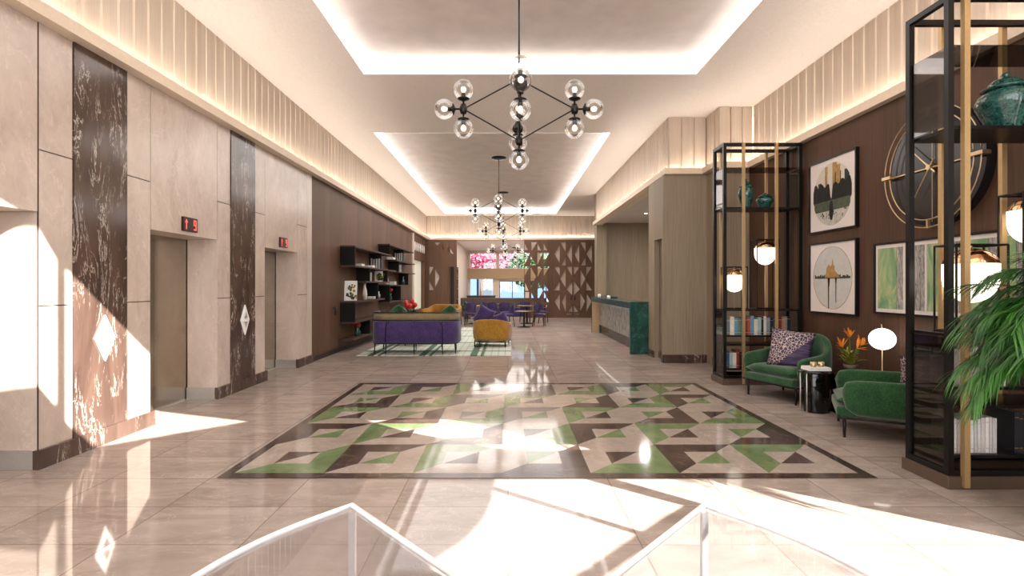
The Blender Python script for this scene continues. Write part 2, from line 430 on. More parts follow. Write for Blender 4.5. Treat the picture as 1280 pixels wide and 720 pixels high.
for a, b in ((4.61, 6.05), (7.45, 8.9), (10.29, 11.03), (-5.6, 3.2)):
    box(bm, XL-.02, XL+.035, a-.035, b+.035 if b < 11 else b, 0, .165)
struct('baseboard_left', bm, M['dmarble'])
bm = BM()
for a, b in ((4.61, 6.05), (7.45, 8.9), (10.29, 11.03)):
    box(bm, DX, XL-.02, a-.03, a+.0, 0, .165)
struct('baseboard_jamb', bm, M['steel_lt'])
for i, (a, b) in enumerate(OPEN):
    bm = BM(); mid = (a+b)/2
    box(bm, DX-.06, DX-.01, a-.1, mid-.002, 0, HO+.1); box(bm, DX-.06, DX-.01, mid+.002, b+.1, 0, HO+.1)
    d = struct('door_%d' % (i+1), bm, M['steel'])
    bm = BM(); box(bm, DX-.01, DX+.04, a, b, -.002, .006); obj('threshold', bm, M['steel_lt'], d)
# lift lobby wall above / behind
bm = BM(); box(bm, -4.7, DX-.06, YF, 11.1, 0, ZC); struct('wall_lift_shaft', bm, M['stone'])

# call panels and floor indicators
for yc, lab in ((5.345, 'diamond lift call plate catching the sun on the near dark marble strip'), (8.19, 'diamond lift call plate on the far dark marble strip between the lift doors')):
    t = thing('lift_call_plate', lab, 'call button', (XL+.012, yc, 1.07))
    f3 = lambda a, b, tt: (tt, a, b)
    bm = BM(); prism(bm, [(0,-.235),(.132,0),(0,.235),(-.132,0)], f3, 0, .018); obj('plate', bm, M['white'], t, bevel=.004)
    for s in (1, -1):
        bm = BM(); prism(bm, [(-.045, .03*s), (.045, .03*s), (0, .12*s)], f3, .018, .03); obj('button', bm, M['steel_lt'], t)
for k, yc in enumerate((6.775, 9.6)):
    t = thing('floor_indicator', ('red digital floor sign over the nearer lift opening', 'small red digital floor sign over the farther lift opening')[k], 'sign', (XL, yc, 2.38))
    bm = BM(); box(bm, 0, .03, -.15, .15, -.09, .09); obj('housing', bm, plain('indicator_black', S(48, 10, 16), .3), t)
    f3 = lambda a, b, tt: (tt, a, b)
    bm = BM(); prism(bm, [(-.1,-.065),(-.085,-.065),(-.085,.02),(-.065,.02),(-.0925,.065),(-.12,.02),(-.1,.02)], f3, .03, .034); obj('arrow', bm, M['redled'], t)
    bm = BM()
    for a0, a1, b0, b1 in ((.06,.12,.05,.065),(.06,.075,.0,.065),(.105,.12,-.065,.065),(.06,.12,-.007,.007),(.06,.12,-.065,-.05)): box(bm, .03, .034, a0, a1, b0, b1)
    obj('digit', bm, M['redled'], t)

# wood wall left, from lifts to pilaster ------------------------------------
bm = BM(); box(bm, -4.4, XL, 11.03, 22.5, 0, ZW); struct('wall_left_wood', bm, M['brown'])
bm = BM(); box(bm, XL, XL+.015, 11.03, 22.5, 0, .1); struct('baseboard_left_wood', bm, M['darkwood'])
bm = BM(); box(bm, -4.4, XL+.04, 22.5, 22.85, 0, ZW); struct('trim_pilaster', bm, M['oakslat'])
# glazed bay beyond the pilaster
bm = BM()
cells(bm, (22.85, 26.3), (0, ZW), [(22.95, 25.9, .5, 2.77)], lambda a, b, c, d: box(bm, -4.4, XL, a, b, c, d))
struct('wall_left_far', bm, M['brown'])
w = BM(); box(w, -4.3, -4.27, 22.95, 25.9, .5, 2.77); wo = struct('window_1', w, emit('frosted_pane', S(205, 200, 180), .55))
for i in range(6):
    bm = BM(); yc = 23.25+i*.5
    f3 = lambda a, b, tt: (tt, a, b)
    prism(bm, [(yc+.15*math.cos(k*PI/3), 3.35+.22*math.sin(k*PI/3)) for k in range(6)], f3, XL, XL+.012)
    prism(bm, [(yc+.07*math.cos(k*PI/3), 3.35+.1*math.sin(k*PI/3)) for k in range(6)], f3, XL+.012, XL+.024)
    tag(obj('hexagon_ornament', bm, M['white']), 'white hexagon ornament above the frosted left window, %s from the front' % ('first','second','third','fourth','fifth','sixth')[i], 'wall ornament', 'white hexagon ornaments')
# flush pull handle on wood wall
hp = P(416, 385, 660*4.1/219)
bm = BM(); tube(bm, (XL+.06, hp.y, hp.z-.17), (XL+.06, hp.y, hp.z+.05), .014); tube(bm, (XL, hp.y, hp.z), (XL+.06, hp.y, hp.z), .01); tube(bm, (XL+.06, hp.y, hp.z), (XL+.06, hp.y+.13, hp.z), .012)
tag(obj('door_handle', bm, M['black']), 'small black lever handle on the walnut wall beside the shelves', 'handle')

# ceiling ---------------------------------------------------------------------
COF = [(-2.42, 3.16, 4.3, 8.87), (-3.12, 2.38, 12.27, 26.0)]
bm = BM()
cells(bm, (-4.4, 5.1), (Y0, 27.2), [(a, b, c, d) for a, b, c, d in COF], lambda a, b, c, d: box(bm, a, b, c, d, ZC, ZC+.12))
struct('ceiling', bm, M['ceil'])
bm = BM()
for a, b, c, d in COF: box(bm, a-.3, b+.3, c-.3, d+.3, ZK, ZK+.1)
struct('ceiling_coffer', bm, M['plaster'])
bm = BM()
for a, b, c, d in COF:
    for q in ((a-.3, b+.3, c-.3, c-.2), (a-.3, b+.3, d+.2, d+.3), (a-.3, a-.2, c-.2, d+.2), (b+.2, b+.3, c-.2, d+.2)): box(bm, *q, ZC+.12, ZK)
struct('trim_coffer', bm, M['ceil'])
for i, (a, b, c, d) in enumerate(COF):  # coffer side faces glow themselves, in place of faces washed by cove LEDs
    t = thing('cove_glow_band', ('glowing band standing in for cove light around the nearer ceiling recess', 'glowing band standing in for cove light around the long farther ceiling recess')[i], 'cove light', ((a+b)/2, (c+d)/2, ZC))
    x, y = (b-a)/2, (d-c)/2
    for q in ((-x+.02, x-.02, -y+.001, -y+.02), (-x+.02, x-.02, y-.02, y-.001), (-x+.001, -x+.02, -y, y), (x-.02, x-.001, -y, y)):
        bm = BM(); box(bm, *q, .004, .26); obj('glowing_face', bm, M['cove'], t)

# friezes with ledge -------------------------------------------------------------
fz = [0]
def frieze(p0, p1, n, dep, ext0=0, ext1=0, gl=True, skip=False):
    fz[0] += 1
    p0, p1, n = Vector(p0), Vector(p1), Vector(n)
    d = (p1-p0); Ln = d.length; d.normalize()
    def q(s, w, z): v = p0+d*s+n*w; return (v.x, v.y, z)
    def bx(bm, s0, s1, w0, w1, z0, z1): prism(bm, [(s0, w0), (s1, w0), (s1, w1), (s0, w1)], q, z0, z1)
    bm = BM(); bx(bm, .07, Ln-.002, -.2, -.036, ZW, ZC-.002); struct('trim_%d' % (10+fz[0]*4), bm, M['ledge'])
    bm = BM(); k = max(1, round(Ln/.235)); w = Ln/k
    for i in range(k): bx(bm, i*w+.018, (i+1)*w-.018, -.035, 0, ZL-.03, ZC-.001)
    struct('trim_%d' % (11+fz[0]*4), bm, M['oakslat'])
    bm = BM(); zj = .0008*fz[0]; bx(bm, -ext0+(.001 if ext0 else 0), Ln+ext1-(.001 if ext1 else 0), -.03, dep, ZW+zj, ZW+.07+zj); bx(bm, -ext0+(.001 if ext0 else 0), Ln+ext1-(.001 if ext1 else 0), dep-.03, dep, ZW+.07+zj, ZL+zj)
    struct('trim_%d' % (12+fz[0]*4), bm, M['ledge'])
    t = thing('frieze_light', 'warm light strip behind the ledge, %s' % FL[fz[0]-1], 'light strip', (p0.x, p0.y, ZW))
    bm = BM(); 
    o = Vector((p0.x, p0.y, ZW))
    def q2(s, w_, z): v = d*s+n*w_; return (v.x, v.y, z)
    prism(bm, [(.02, dep*.35), (Ln-.02, dep*.35), (Ln-.02, dep*.35+.025), (.02, dep*.35+.025)], q2, .072, .085)
    obj('light_strip', bm, M['led'], t)
    if gl:  # glowing bars added in the gaps to get bright lines
        bm = BM()
        for i in range(1, k): prism(bm, [(i*w-.009, -.034), (i*w+.009, -.034), (i*w+.009, -.026), (i*w-.009, -.026)], q2, ZL-ZW-.02, ZC-ZW-.02)
        obj('gap_glow_bar', bm, M['glow_soft'], t)
FL = ['along the left lift wall', 'above the pictures on the right', 'short return beyond the far bookcase', 'short side of the oak column', 'front of the oak column', 'reception beam', 'back wall over the patterned screens']
frieze((-4.14, Y0), (-4.14, YB), (1, 0), .18)
frieze((4.86, Y0), (4.86, 10.46), (-1, 0), .18)
frieze((4.86, 10.46), (4.18, 10.46), (0, -1), .16, 0, .18, False)
frieze((4.18, 10.46), (4.18, 11.12), (-1, 0), .18, .16, 0, False)
frieze((4.18, 11.12), (3.38, 11.12), (0, -1), .24, 0, .14, False)
frieze((3.38, 11.12), (3.38, 20.2), (-1, 0), .14, .24, 0)
frieze((-4.14, YB), (4.9, YB), (0, -1), .2, 0, 0, False)

# right wood wall ------------------------------------------------------------------
bm = BM(); box(bm, XR, 5.1, Y0, 10.6, 0, ZW); struct('wall_right', bm, M['brownR'])
# oak column and reception surround
bm = BM(); box(bm, 4.12, XR+.3, 10.46, 11.05, 0, ZW); box(bm, 3.22, 4.12, 10.95, 11.05, 0, ZW); struct('wall_column', bm, M['oak'])
bm = BM(); box(bm, 3.19, 4.12, 10.92, 11.05, 0, .17, 0, .02); box(bm, 4.09, 4.8, 10.43, 10.6, 0, .17); struct('baseboard_column', bm, M['dmarble'])
bm = BM(); cells(bm, (11.05, 12.2), (0, ZW), [(11.1, 11.72, 0, 2.6)], lambda a, b, c, d: box(bm, 3.25, 3.42, a, b, c, d)); struct('wall_wing', bm, M['oak'])
bm = BM(); box(bm, 3.22, 3.25, 11.72, 12.2, 0, .15); struct('baseboard_wing', bm, M['dmarble'])
bm = BM(); box(bm, 3.36, 3.4, 11.1, 11.72, 0, 2.6); d4 = struct('door_4', bm, plain('grey_brown_door', S(128, 112, 98), .5))
bm = BM(); box(bm, 3.34, 3.36, 11.1, 11.72, 0, .15); obj('kick_plate', bm, M['dmarble'], d4)
bm = BM(); box(bm, 3.38, 6.2, 20.4, 20.6, 0, ZC); box(bm, 3.38, 3.75, 20.1, 20.4, 0, ZW); struct('wall_reception_back', bm, M['oak'])
bm = BM(); box(bm, 6.1, 6.3, 11.05, 20.6, 0, ZC); struct('wall_reception_side', bm, M['oak'])
bm = BM(); box(bm, 4.2, 6.3, 11.05, 11.25, 0, ZC); struct('wall_reception_front', bm, M['oak'])
bm = BM(); box(bm, 3.4, 6.3, 11.2, 20.5, 4.02, 4.1); struct('ceiling_reception', bm, M['plaster'])
bm = BM(); box(bm, 4.9, 5.1, 20.5, 27.2, 0, ZC); struct('wall_right_far', bm, M['oak'])
for k, yy in enumerate((13.4, 15.5, 17.6)):
    t = thing('downlight', 'round downlight in the reception ceiling, %s from the front' % ('first', 'second', 'third')[k], 'downlight', (4.6, yy, 4.0))
    bm = BM(); lathe(bm, [(.05, .0), (.09, 0), (.09, .02)], 20); obj('rim', bm, M['steel_lt'], t)
    bm = BM(); lathe(bm, [(0, .008), (.06, .008)], 20); obj('lamp', bm, emit('downlight_lamp', S(255, 236, 210), 60), t)

# back wall: screens ----------------------------------------------------------------
YS = 26.3
sc = YS/F
def zpts(lst, s, ox, oy):
    return [[((ox+lst_[i]/s-CX)*sc, EYE-(oy+lst_[i+1]/s-CY)*sc) for i in range(0, len(lst_), 2)] for lst_ in lst]
R = zpts([[145,77,188,77,148,140],[94,88,94,135,120,135],[192,88,192,135,218,140],[238,88,238,135,265,140],[94,155,136,155,94,250],
 [140,180,140,250,182,250],[190,155,232,155,190,245],[238,155,280,155,238,235],[358,88,318,165,358,238],[362,77,402,77,402,150],[402,180,402,250,372,250],
 [450,88,450,240,410,165],[505,88,505,240,465,165],[512,77,552,77,552,150],[552,180,552,250,518,250],[600,88,600,240,558,165],
 [94,260,132,260,94,330],[140,262,180,335,140,425],[192,260,232,260,192,335],[238,260,280,260,238,330],[192,362,232,440,192,515],[94,370,94,440,125,440],[238,370,238,440,272,440],
 [315,260,358,260,358,330],[358,365,358,438,315,438],[402,275,402,420,360,350],[408,260,450,260,450,330],[462,260,505,260,462,330],[512,275,512,425,550,350],[555,260,600,260,555,330],[555,365,600,438,555,438],
 [452,362,452,475,408,430],[462,362,462,475,508,430],[94,450,94,500,135,530,130,450],[145,455,145,500,180,530],[240,450,240,530,280,530],[240,550,240,610,265,550],[358,460,358,590,318,520],
 [404,455,404,605,375,525],[510,455,510,600,548,520],[556,455,556,605,598,520],[452,545,452,600,425,595],[462,545,462,600,495,598],[408,612,448,612,448,620,408,620],[465,612,505,612,505,620,465,620]], 6, 640, 290)
def fY(a, b, w): return (a, YS+w, b)
t = thing('patterned_screen', 'walnut screen with triangle and diamond cut-outs, right of the restaurant opening', 'screen', (0, 0, 0))
holed('screen_panel', [(.8, 0), (4.85, 0), (4.85, ZW-.02), (.8, ZW-.02)], R, .08, fY, M['brown'], t)
for px in (714, 718.5):
    bm = BM(); c = P(px, 372, YS-.06); tube(bm, c+Vector((0,0,-.12)), c+Vector((0,0,.12)), .02); obj('pull_handle', bm, M['black'], t)
bm = BM(); box(bm, 2.15, 4.9, YS+.042, YS+.08, 0, ZW); struct('wall_back_right', bm, plain('pale_plaster', S(196, 178, 160), .6))
Lh = zpts([[315,94,362,94,342,120,325,115],[377,105,405,165,377,150],[432,105,482,200,432,175],[264,312,306,312,264,395],[315,325,355,395,355,415,315,510],[264,440,306,523,264,523],[437,312,488,312,488,700,437,700]], 7.2, 500, 290)
t = thing('patterned_screen', 'walnut screen with a large diamond cut-out, left of the restaurant opening', 'screen', (0, 0, 0))
x1 = (571-CX)*sc
holed('screen_panel', [(XL, 0), (x1, 0), (x1, ZW-.02), (XL, ZW-.02)], Lh, .08, fY, M['brown'], t)
bm = BM(); box(bm, XL, -3.42, YS+.042, YS+.08, 0, ZW); struct('wall_back_left', bm, M['stone_lt'])
bm = BM(); box(bm, -4.4, -2.95, YB, YB+.1, 0, ZW); box(bm, 2.15, 5.1, YB, YB+.1, 0, ZW); box(bm, -4.4, 5.1, YB+.2, YB+.25, ZW, ZC); struct('wall_back', bm, M['brown'])

# restaurant beyond -------------------------------------------------------------------
YE = 40.0; ZR = 4.25
bm = BM(); box(bm, -3.35, -3.05, YB+.1, YE, 0, ZR); struct('wall_restaurant_left', bm, M['oakslat'])
bm = BM(); box(bm, 6.0, 6.2, YB+.1, YE, 0, ZR); struct('wall_restaurant_right', bm, M['oakslat'])
bm = BM(); box(bm, -3.4, 6.2, YB+.2, YE+.2, ZR, ZR+.1); struct('ceiling_restaurant', bm, M['ceil'])
bm = BM()
cells(bm, (-3.05, 6.0), (0, ZR), [(-2.9, -.85, 2.87, 4.08), (-.7, 2.2, 2.87, 4.08), (2.4, 5.5, 2.87, 4.08), (-2.9, -1.1, .7, 2.15), (-.65, 1.3, .05, 1.95), (1.6, 5.5, .3, 1.95)], lambda a, b, c, d: box(bm, a, b, YE, YE+.2, c, d))
struct('wall_end', bm, M['ledge'])
bm = BM(); box(bm, -3.05, 6.0, YE-.35, YE, 2.12, 2.87); struct('trim_fascia', bm, M['tan'])
for i, (a, b, c, d, nm) in enumerate([(-2.9, -.85, 2.87, 4.08, 1), (-.7, 2.2, 2.87, 4.08, 2), (2.4, 5.5, 2.87, 4.08, 2), (-2.9, -1.1, .7, 2.15, 1), (-.65, 1.3, .05, 1.95, 2), (1.6, 5.5, .3, 1.95, 3)]):
    bm = BM(); fw = .05
    box(bm, a, b, YE+.05, YE+.1, c, c+fw); box(bm, a, b, YE+.05, YE+.1, d-fw, d); box(bm, a, a+fw, YE+.05, YE+.1, c, d); box(bm, b-fw, b, YE+.05, YE+.1, c, d)
    for k in range(1, nm): xx = a+(b-a)*k/nm; box(bm, xx-.03, xx+.03, YE+.05, YE+.1, c, d)
    o = struct('window_%d' % (i+2), bm, M['black'] if i > 3 else M['white'])
    bm = BM(); box(bm, a+fw, b-fw, YE+.07, YE+.08, c+fw, d-fw); obj('glass_pane', bm, M['winglass'], o)
# left screens/openings of restaurant wall: dark shelf niche
t = thing('display_shelf', 'tall dark display shelf against the left wall inside the restaurant', 'shelf', (-2.95, 28.3, 0))
bm = BM()
box(bm, -.08, -.04, -.7, .7, 0, 2.6)
for y in (-.7, 0, .7): box(bm, -.04, .22, y-.02, y+.02, 0, 2.6)
obj('frame', bm, M['darkwood'], t)
for z in (.3, .85, 1.4, 1.95, 2.5):
    bm = BM(); box(bm, -.04, .22, -.68, .68, z, z+.04); obj('shelf_board', bm, M['darkwood'], t)
k = 0
for z, yy, m_ in ((.89, -.4, 'white'), (1.44, -.3, 'whitebook'), (1.44, .35, 'jar'), (1.99, -.35, 'white'), (1.99, .4, 'terracotta')):
    bm = BM(); lathe(bm, [(0,0),(.06,0),(.1,.12),(.07,.24),(.035,.28),(.05,.34),(0,.34)], 12)
    tag(obj('vase', bm, M[m_], loc=(-2.82, 28.3+yy, z+.001)), 'small vase on the dark display shelf inside the restaurant, %s' % ('low white one','middle pale one','middle teal one','top white one','top grey one')[k], 'vase'); k += 1

# outside
bm = BM(); box(bm, -25, 30, YE+.2, 80, -.12, -.02); struct('ground_outside', bm, M['pave'])
bm = BM()
for i in range(5): box(bm, -20+i*9, -13+i*9, 66, 72, 0, 9+2*((i*7) % 3))
o = obj('far_building', bm, M['skywall']); tag(o, 'pale blue buildings across the street beyond the far windows', 'building')
def tree(x, y, h, r, mat, lab, nleaf=1500):
    t = thing('tree', lab, 'tree', (x, y, 0))
    bm = BM(); tube(bm, (0,0,0), (.1,0,h*.5), .16, 8, .1)
    for a in range(7):
        an = a*.9; tube(bm, (.1*.8, 0, h*(.35+.03*a)), (r*.8*math.cos(an), r*.5*math.sin(an), h*(.65+.05*(a % 3))), .06, 6, .02)
    obj('trunk', bm, M['bark'], t)
    bm = BM()
    for i in range(nleaf):
        v = Vector((random.gauss(0, 1), random.gauss(0, 1), random.gauss(0, 1))).normalized()*r*random.random()**.4
        c = Vector((v.x, v.y*.6, h*.8+v.z*.6)); q = Matrix.Rotation(random.random()*6, 3, Vector((random.random(), random.random(), random.random()+.1)).normalized()); s = .11
        bm.faces.new([bm.verts.new(c+q@Vector(p)) for p in ((-s,-s*.6,0),(s,-s*.6,0),(s,s*.6,.02),(-s,s*.6,0))])
    obj('foliage', bm, mat, t)
tree(-2.3, 45, 5.2, 2.7, M['pink'], 'pink blossom tree outside the left upper restaurant window', 5200)
tree(2.4, 46.5, 3.7, 2.7, M['tree'], 'green leafy tree outside the right upper restaurant window', 4500)
tree(8.6, 49, 5.4, 2.4, M['pink'], 'pink blossom tree outside, seen through the patterned screen', 2000)

# ------------------------------------------------------------------ entrance bay and added sun mask (behind and beside the camera)
SA, SB, SE = -.79, .61, .50       # sun travel direction
PX = 4.95
def back(x, y, z=0.0):
    t_ = (PX-x)/.79; return (y-.61*t_, z+SE*t_)
def fl(px, py): D = 1056.0/(py-CY); return ((px-CX)*D/F, D)
def fpoly(pts): return [back(*fl(*p)) for p in pts]
H = [fpoly([(617,599),(733,599),(856,632),(802,665),(616,608)]),
     fpoly([(615,612),(798,668),(720,720),(560,827),(480,860),(540,700),(580,674),(603,648),(612,628)]),
     fpoly([(768,599),(910,599),(1300,679),(1500,740),(1300,900),(640,900),(620,812),(755,720),(884,632)]),
     fpoly([(457,526),(545,524),(620,530),(680,537),(714,548),(762,562),(690,563),(622,561),(549,548),(503,539)])]
H.append([back(XL, y, z) for y, z in ((4.2,2.32),(4.5,2.2),(4.62,2.08),(4.8,1.83),(4.8,.5),(4.62,.72),(4.2,1.0))])
H.append([back(XL, y, z) for y, z in ((4.89,1.76),(4.99,1.67),(6.05,.8),(6.25,.55),(7.02,-.66),(5.2,0),(4.89,.35))])
o = holed('wall_sun_mask', [(YF, 0), (Y0+.9, 0), (Y0+.9, ZW), (Y0+.9, ZH), (YF, ZH)], H, .03, lambda a, b, w: (PX+w, a, b), M['stone'])  # unseen added sheet, its holes shaped to throw the sun patches
o['kind'] = 'structure'
bm = BM(); box(bm, -4.7, 5.1, YF, Y0+.1, ZH, ZH+.1); struct('ceiling_entrance', bm, M['ceil'])
bm = BM(); box(bm, -4.4, 4.93, Y0, Y0+.1, ZC, ZH); struct('wall_entrance_upper', bm, M['ceil'])
bm = BM(); box(bm, -4.7, -4.15, YF, Y0, ZW, ZH); struct('wall_entrance_left', bm, M['stone'])
# glazed entrance front: frame with panes open to daylight
bm = BM()
cells(bm, (-4.7, 5.1), (0, ZH), [(-4.0+i*2.2, -1.95+i*2.2, .1+j*2.9, 2.85+j*2.9) for i in range(4) for j in range(3)], lambda a, b, c, d: box(bm, a, b, YF-.1, YF, c, d))
wf = struct('window_entrance', bm, M['black'])
for i in range(4):
    for j in range(3):
        bm = BM(); box(bm, -4.0+i*2.2, -1.95+i*2.2, YF-.06, YF-.05, .1+j*2.9, 2.85+j*2.9); obj('glass_pane', bm, M['winglass'], wf)

# foreground glass wedge tables ----------------------------------------------------------
def wedge(mir, lab):
    xm = .078
    t = thing('glass_display_table', lab, 'glass table', (xm, 1.4, 0))
    zt = .75
    fx = lambda x: (x-xm)*(-1 if mir else 1)
    arc = []
    A, B = Vector((-.605, 2.05)), Vector((-.97, 1.25))
    for i in range(13):
        k = i/12; p = A.lerp(B, k); nrm = Vector((-.9, .42)).normalized(); p = p+nrm*.085*math.sin(PI*k)
        arc.append((fx(p.x), p.y-1.4))
    e = (fx(.03), 1.34-1.4)
    loop = arc+[(fx(-.3), 1.0-1.4), e]
    bm = BM(); prism(bm, loop, lambda a, b, w: (a, b, w), zt-.008, zt); obj('glass_top', bm, M['tableglass'], t)
    bm = BM()
    path(bm, [(a, b, zt-.003) for a, b in loop], .0105, 8, True)
    obj('rim', bm, M['white'], t)
    for p in (arc[0], arc[-1], e):
        bm = BM(); s = .012; cx, cy = p[0]*.985, p[1]-.03 if p is arc[0] else p[1]
        box(bm, cx-s, cx+s, cy-s, cy+s, 0, zt-.015); obj('leg', bm, M['steel_lt'], t)
    return t
wedge(False, 'white-rimmed wedge-shaped glass table at the bottom left, out of the sun')
wedge(True, 'white-rimmed wedge-shaped glass table at the bottom right, in full sunlight')

# ------------------------------------------------------------------ bookcases
def bookcase(y0, y1, near, lab):
    x0, x1, zt = 3.47, 4.74, 3.9
    t = thing('bookcase', lab, 'bookcase', (x0, y0, 0))
    w, d = x1-x0, y1-y0
    p = .045 if near else .05
    bm = BM(); box(bm, -.02, w, -.02, d+.02, 0, .1); obj('plinth', bm, M['plinth'], t, bevel=.005)
    bm = BM()
    for x in (0, w-p):
        for y in (0, d-p): box(bm, x, x+p, y, y+p, .1, zt)
    for z in (.1, zt-p):
        for y in (0, d-p): box(bm, p, w-p, y, y+p, z, z+p)
        for x in (0, w-p): box(bm, x, x+p, p, d-p, z, z+p)
    obj('frame', bm, M['black'], t)
    for z in (2.84, 1.19, .775, .63, .24):
        bm = BM(); h = .025
        box(bm, p, w-p, .005, d-.005, z, z+h); obj('shelf', bm, M['black'] if z < 1.3 and z not in (.63,) else M['black'], t)
    # smoked glass: display box at the top, glazed sides below
    bm = BM(); g = .006
    box(bm, p, w-p, .02, d-.02, 3.5, 3.5+g); obj('smoked_glass_top', bm, M['smoke'], t)
    for z0, z1 in ((2.87, 3.5), (.15, 1.19)):
        for x in (.02, w-.026):
            bm = BM(); box(bm, x, x+g, p, d-p, z0, z1); obj('smoked_glass_side', bm, M['smoke'], t)
    bx = ((.29, .82), (.13, .9)) if not near else ((.09, .8), (.32, .85))
    for j, row in enumerate(bx):
        for x in row:
            bm = BM(); yy = -.045 if j == 0 else d+.005
            box(bm, x, x+(.045 if near else .04), yy, yy+.04, .02, zt-.01); obj('brass_bar', bm, M['brass_bar'], t)
    return t
NB = bookcase(4.16, 4.61, True, 'tall black-framed bookcase with brass bars in the right foreground, holding white books')
FB = bookcase(8.5, 8.95, False, 'tall black-framed bookcase with brass bars beside the oak column, holding colourful books')

ORD = ['first','second','third','fourth','fifth','sixth','seventh','eighth','ninth','tenth','eleventh','twelfth','thirteenth','fourteenth','fifteenth','sixteenth','seventeenth','eighteenth','nineteenth','twentieth','twenty-first','twenty-second']
bcols = {}
def bmat(c):
    if c not in bcols: bcols[c] = plain('book_cover_%d' % len(bcols), S(*c), .5, nz=.12, nscale=25)
    return bcols[c]
def book(x, y, z, th, h, dp, col, lab, group, lean=0):
    """spine towards -Y"""
    m_ = bmat(random.choice(((214,212,210),(196,194,194),(226,224,220),(204,198,196)))) if col is None else bmat(col)
    bm = BM()
    box(bm, 0, .003, 0, dp, 0, h); box(bm, th-.003, th, 0, dp, 0, h); box(bm, .003, th-.003, 0, .004, 0, h)
    box(bm, .003, th-.003, .004, dp-.006, .004, h-.005, 1)
    for k in (.12, .85): box(bm, .002, th-.002, -.0015, 0, h*k, h*k+.008, 2)
    o = obj('book', bm, [m_, M['paper'], M['brass'] if col else M['steel_lt']], loc=(x, y, z)); o.rotation_euler = (0, lean, 0)
    return tag(o, lab, 'book', group)
# near case, white books
def row(x, xe, y, z, hs, cols, case, rowname, group, thr, gapw=.0015):
    i = 0
    while x < xe:
        th = random.uniform(*thr); h = random.uniform(*hs); c = cols[i % len(cols)]
        cn = CN.get(c, 'coloured')
        book(x, y, z, th, h, random.uniform(.18, .23), c, '%s book, %s of the %s, %s from the left' % (cn, rowname, case, ORD[min(i, 21)]), group)
        x += th+(.005 if cols[0] is None else gapw); i += 1
CN = {None: 'white', (118,46,40): 'dark red', (96,134,160): 'blue', (120,130,140): 'grey', (164,78,58): 'orange-red', (30,30,36): 'black', (146,172,174): 'pale blue', (170,120,84): 'tan', (210,200,186): 'cream', (58,78,104): 'navy', (90,120,110): 'grey-green'}
row(3.52, 3.97, 4.21, .80, (.27, .31), [None], 'near bookcase', 'upper row', 'white books on the upper shelf of the near bookcase', (.026, .05))
row(3.52, 3.89, 4.21, .265, (.26, .29), [None], 'near bookcase', 'lower row', 'white books on the lower shelf of the near bookcase', (.018, .04))
for i in range(3):
    book(4.03+i*.036, 4.2, .265, .034, .33-.01*i, .24, (30,30,36), 'black book right of the white ones in the near bookcase, %s from left' % ORD[i], 'black books in the near bookcase')
cs = [(110,116,120), (210,200,186), (96,134,160), (90,120,110), (146,172,174), (118,46,40), (164,78,58), (96,134,160), (210,200,186), (146,172,174), (30,30,36), (210,200,186), (120,130,140), (30,30,36), (58,78,104), (210,200,186), (118,46,40), (170,120,84), (120,130,140), (30,30,36)]
row(3.54, 4.55, 8.56, .80, (.25, .31), cs, 'far bookcase', 'upper row', 'books on the upper shelf of the far bookcase', (.032, .07))
row(3.54, 3.98, 8.56, .265, (.23, .29), [(58,78,104), (146,172,174), (210,200,186), (118,46,40), (30,30,36), (170,120,84), (164,78,58)], 'far bookcase', 'lower row', 'books on the lower shelf of the far bookcase', (.035, .06))

# temple jars
def jar(x, y, z, r, h, lab):
    t = thing('temple_jar', lab, 'jar', (x, y, z))
    bm = BM(); lathe(bm, [(0,0),(r*.52,0),(r*.56,h*.03),(r*.62,h*.14),(r*.84,h*.33),(r*.98,h*.46),(r,h*.53),(r*.9,h*.62),(r*.68,h*.69),(r*.6,h*.72),(0,h*.72)], 32); obj('body', bm, M['jar'], t)
    bm = BM(); lathe(bm, [(r*.6,h*.715),(r*.8,h*.725),(r*.8,h*.74),(r*.62,h*.765),(r*.56,h*.82),(r*.42,h*.875),(r*.2,h*.905),(r*.1,h*.92),(r*.17,h*.955),(r*.1,h*.99),(0,h)], 28); obj('lid', bm, M['jar'], t)
jar(4.13, 4.385, 2.866, .2, .5, 'large teal glazed lidded jar on the top shelf of the right foreground bookcase')
jar(3.93, 8.72, 2.866, .125, .5, 'tall teal glazed lidded jar on the top shelf of the far bookcase')
jar(4.24, 8.72, 2.866, .14, .27, 'squat teal glazed lidded jar beside the tall one in the far bookcase')

# caged lamps
def cage_lamp(x, y, zs, ztop, r, cwid, lab):
    t = thing('caged_lamp', lab, 'lamp', (x, y, zs))
    H_ = ztop-zs; h2 = cwid/2; bm = BM(); e = .009
    for sx in (-h2, h2):
        for sy in (-.11, .11): tube(bm, (sx, sy, 0), (sx, sy, H_), e, 6)
        tube(bm, (sx, -.11, H_), (sx, .11, H_), e, 6); tube(bm, (sx, -.11, .01), (sx, .11, .01), e, 6)
    for sy in (-.11, .11):
        tube(bm, (-h2, sy, H_), (h2, sy, H_), e, 6); tube(bm, (-h2, sy, .01), (h2, sy, .01), e, 6)
    tube(bm, (-h2, 0, H_), (h2, 0, H_), e, 6)
    obj('cage', bm, M['black'], t)
    zc = H_-r*.9
    bm = BM(); lathe(bm, [(r*math.cos(a)*1.0, zc+r*.78*math.sin(a)) for a in [PI/2*i/8+.12*(1-i/8) for i in range(9)]]+[(.0, zc+r*.78)], 28); tube(bm, (0,0,zc+r*.76), (0,0,H_), .012, 8)
    obj('dome', bm, M['copper'], t)
    bm = BM(); lathe(bm, [(0, zc-r*1.6)]+[(r*.985*math.cos(a), zc-r*.5+r*1.1*math.sin(a)) for a in [-PI/2+PI/2*i/9 for i in range(1, 10)]]+[(r*.985, zc+r*.1)], 28)
    obj('shade', bm, M['opal'], t)
    bm = BM(); tube(bm, (0, 0, 0), (0, 0, zc-r*1.6), .006, 6); obj('cord', bm, M['brass'], t)
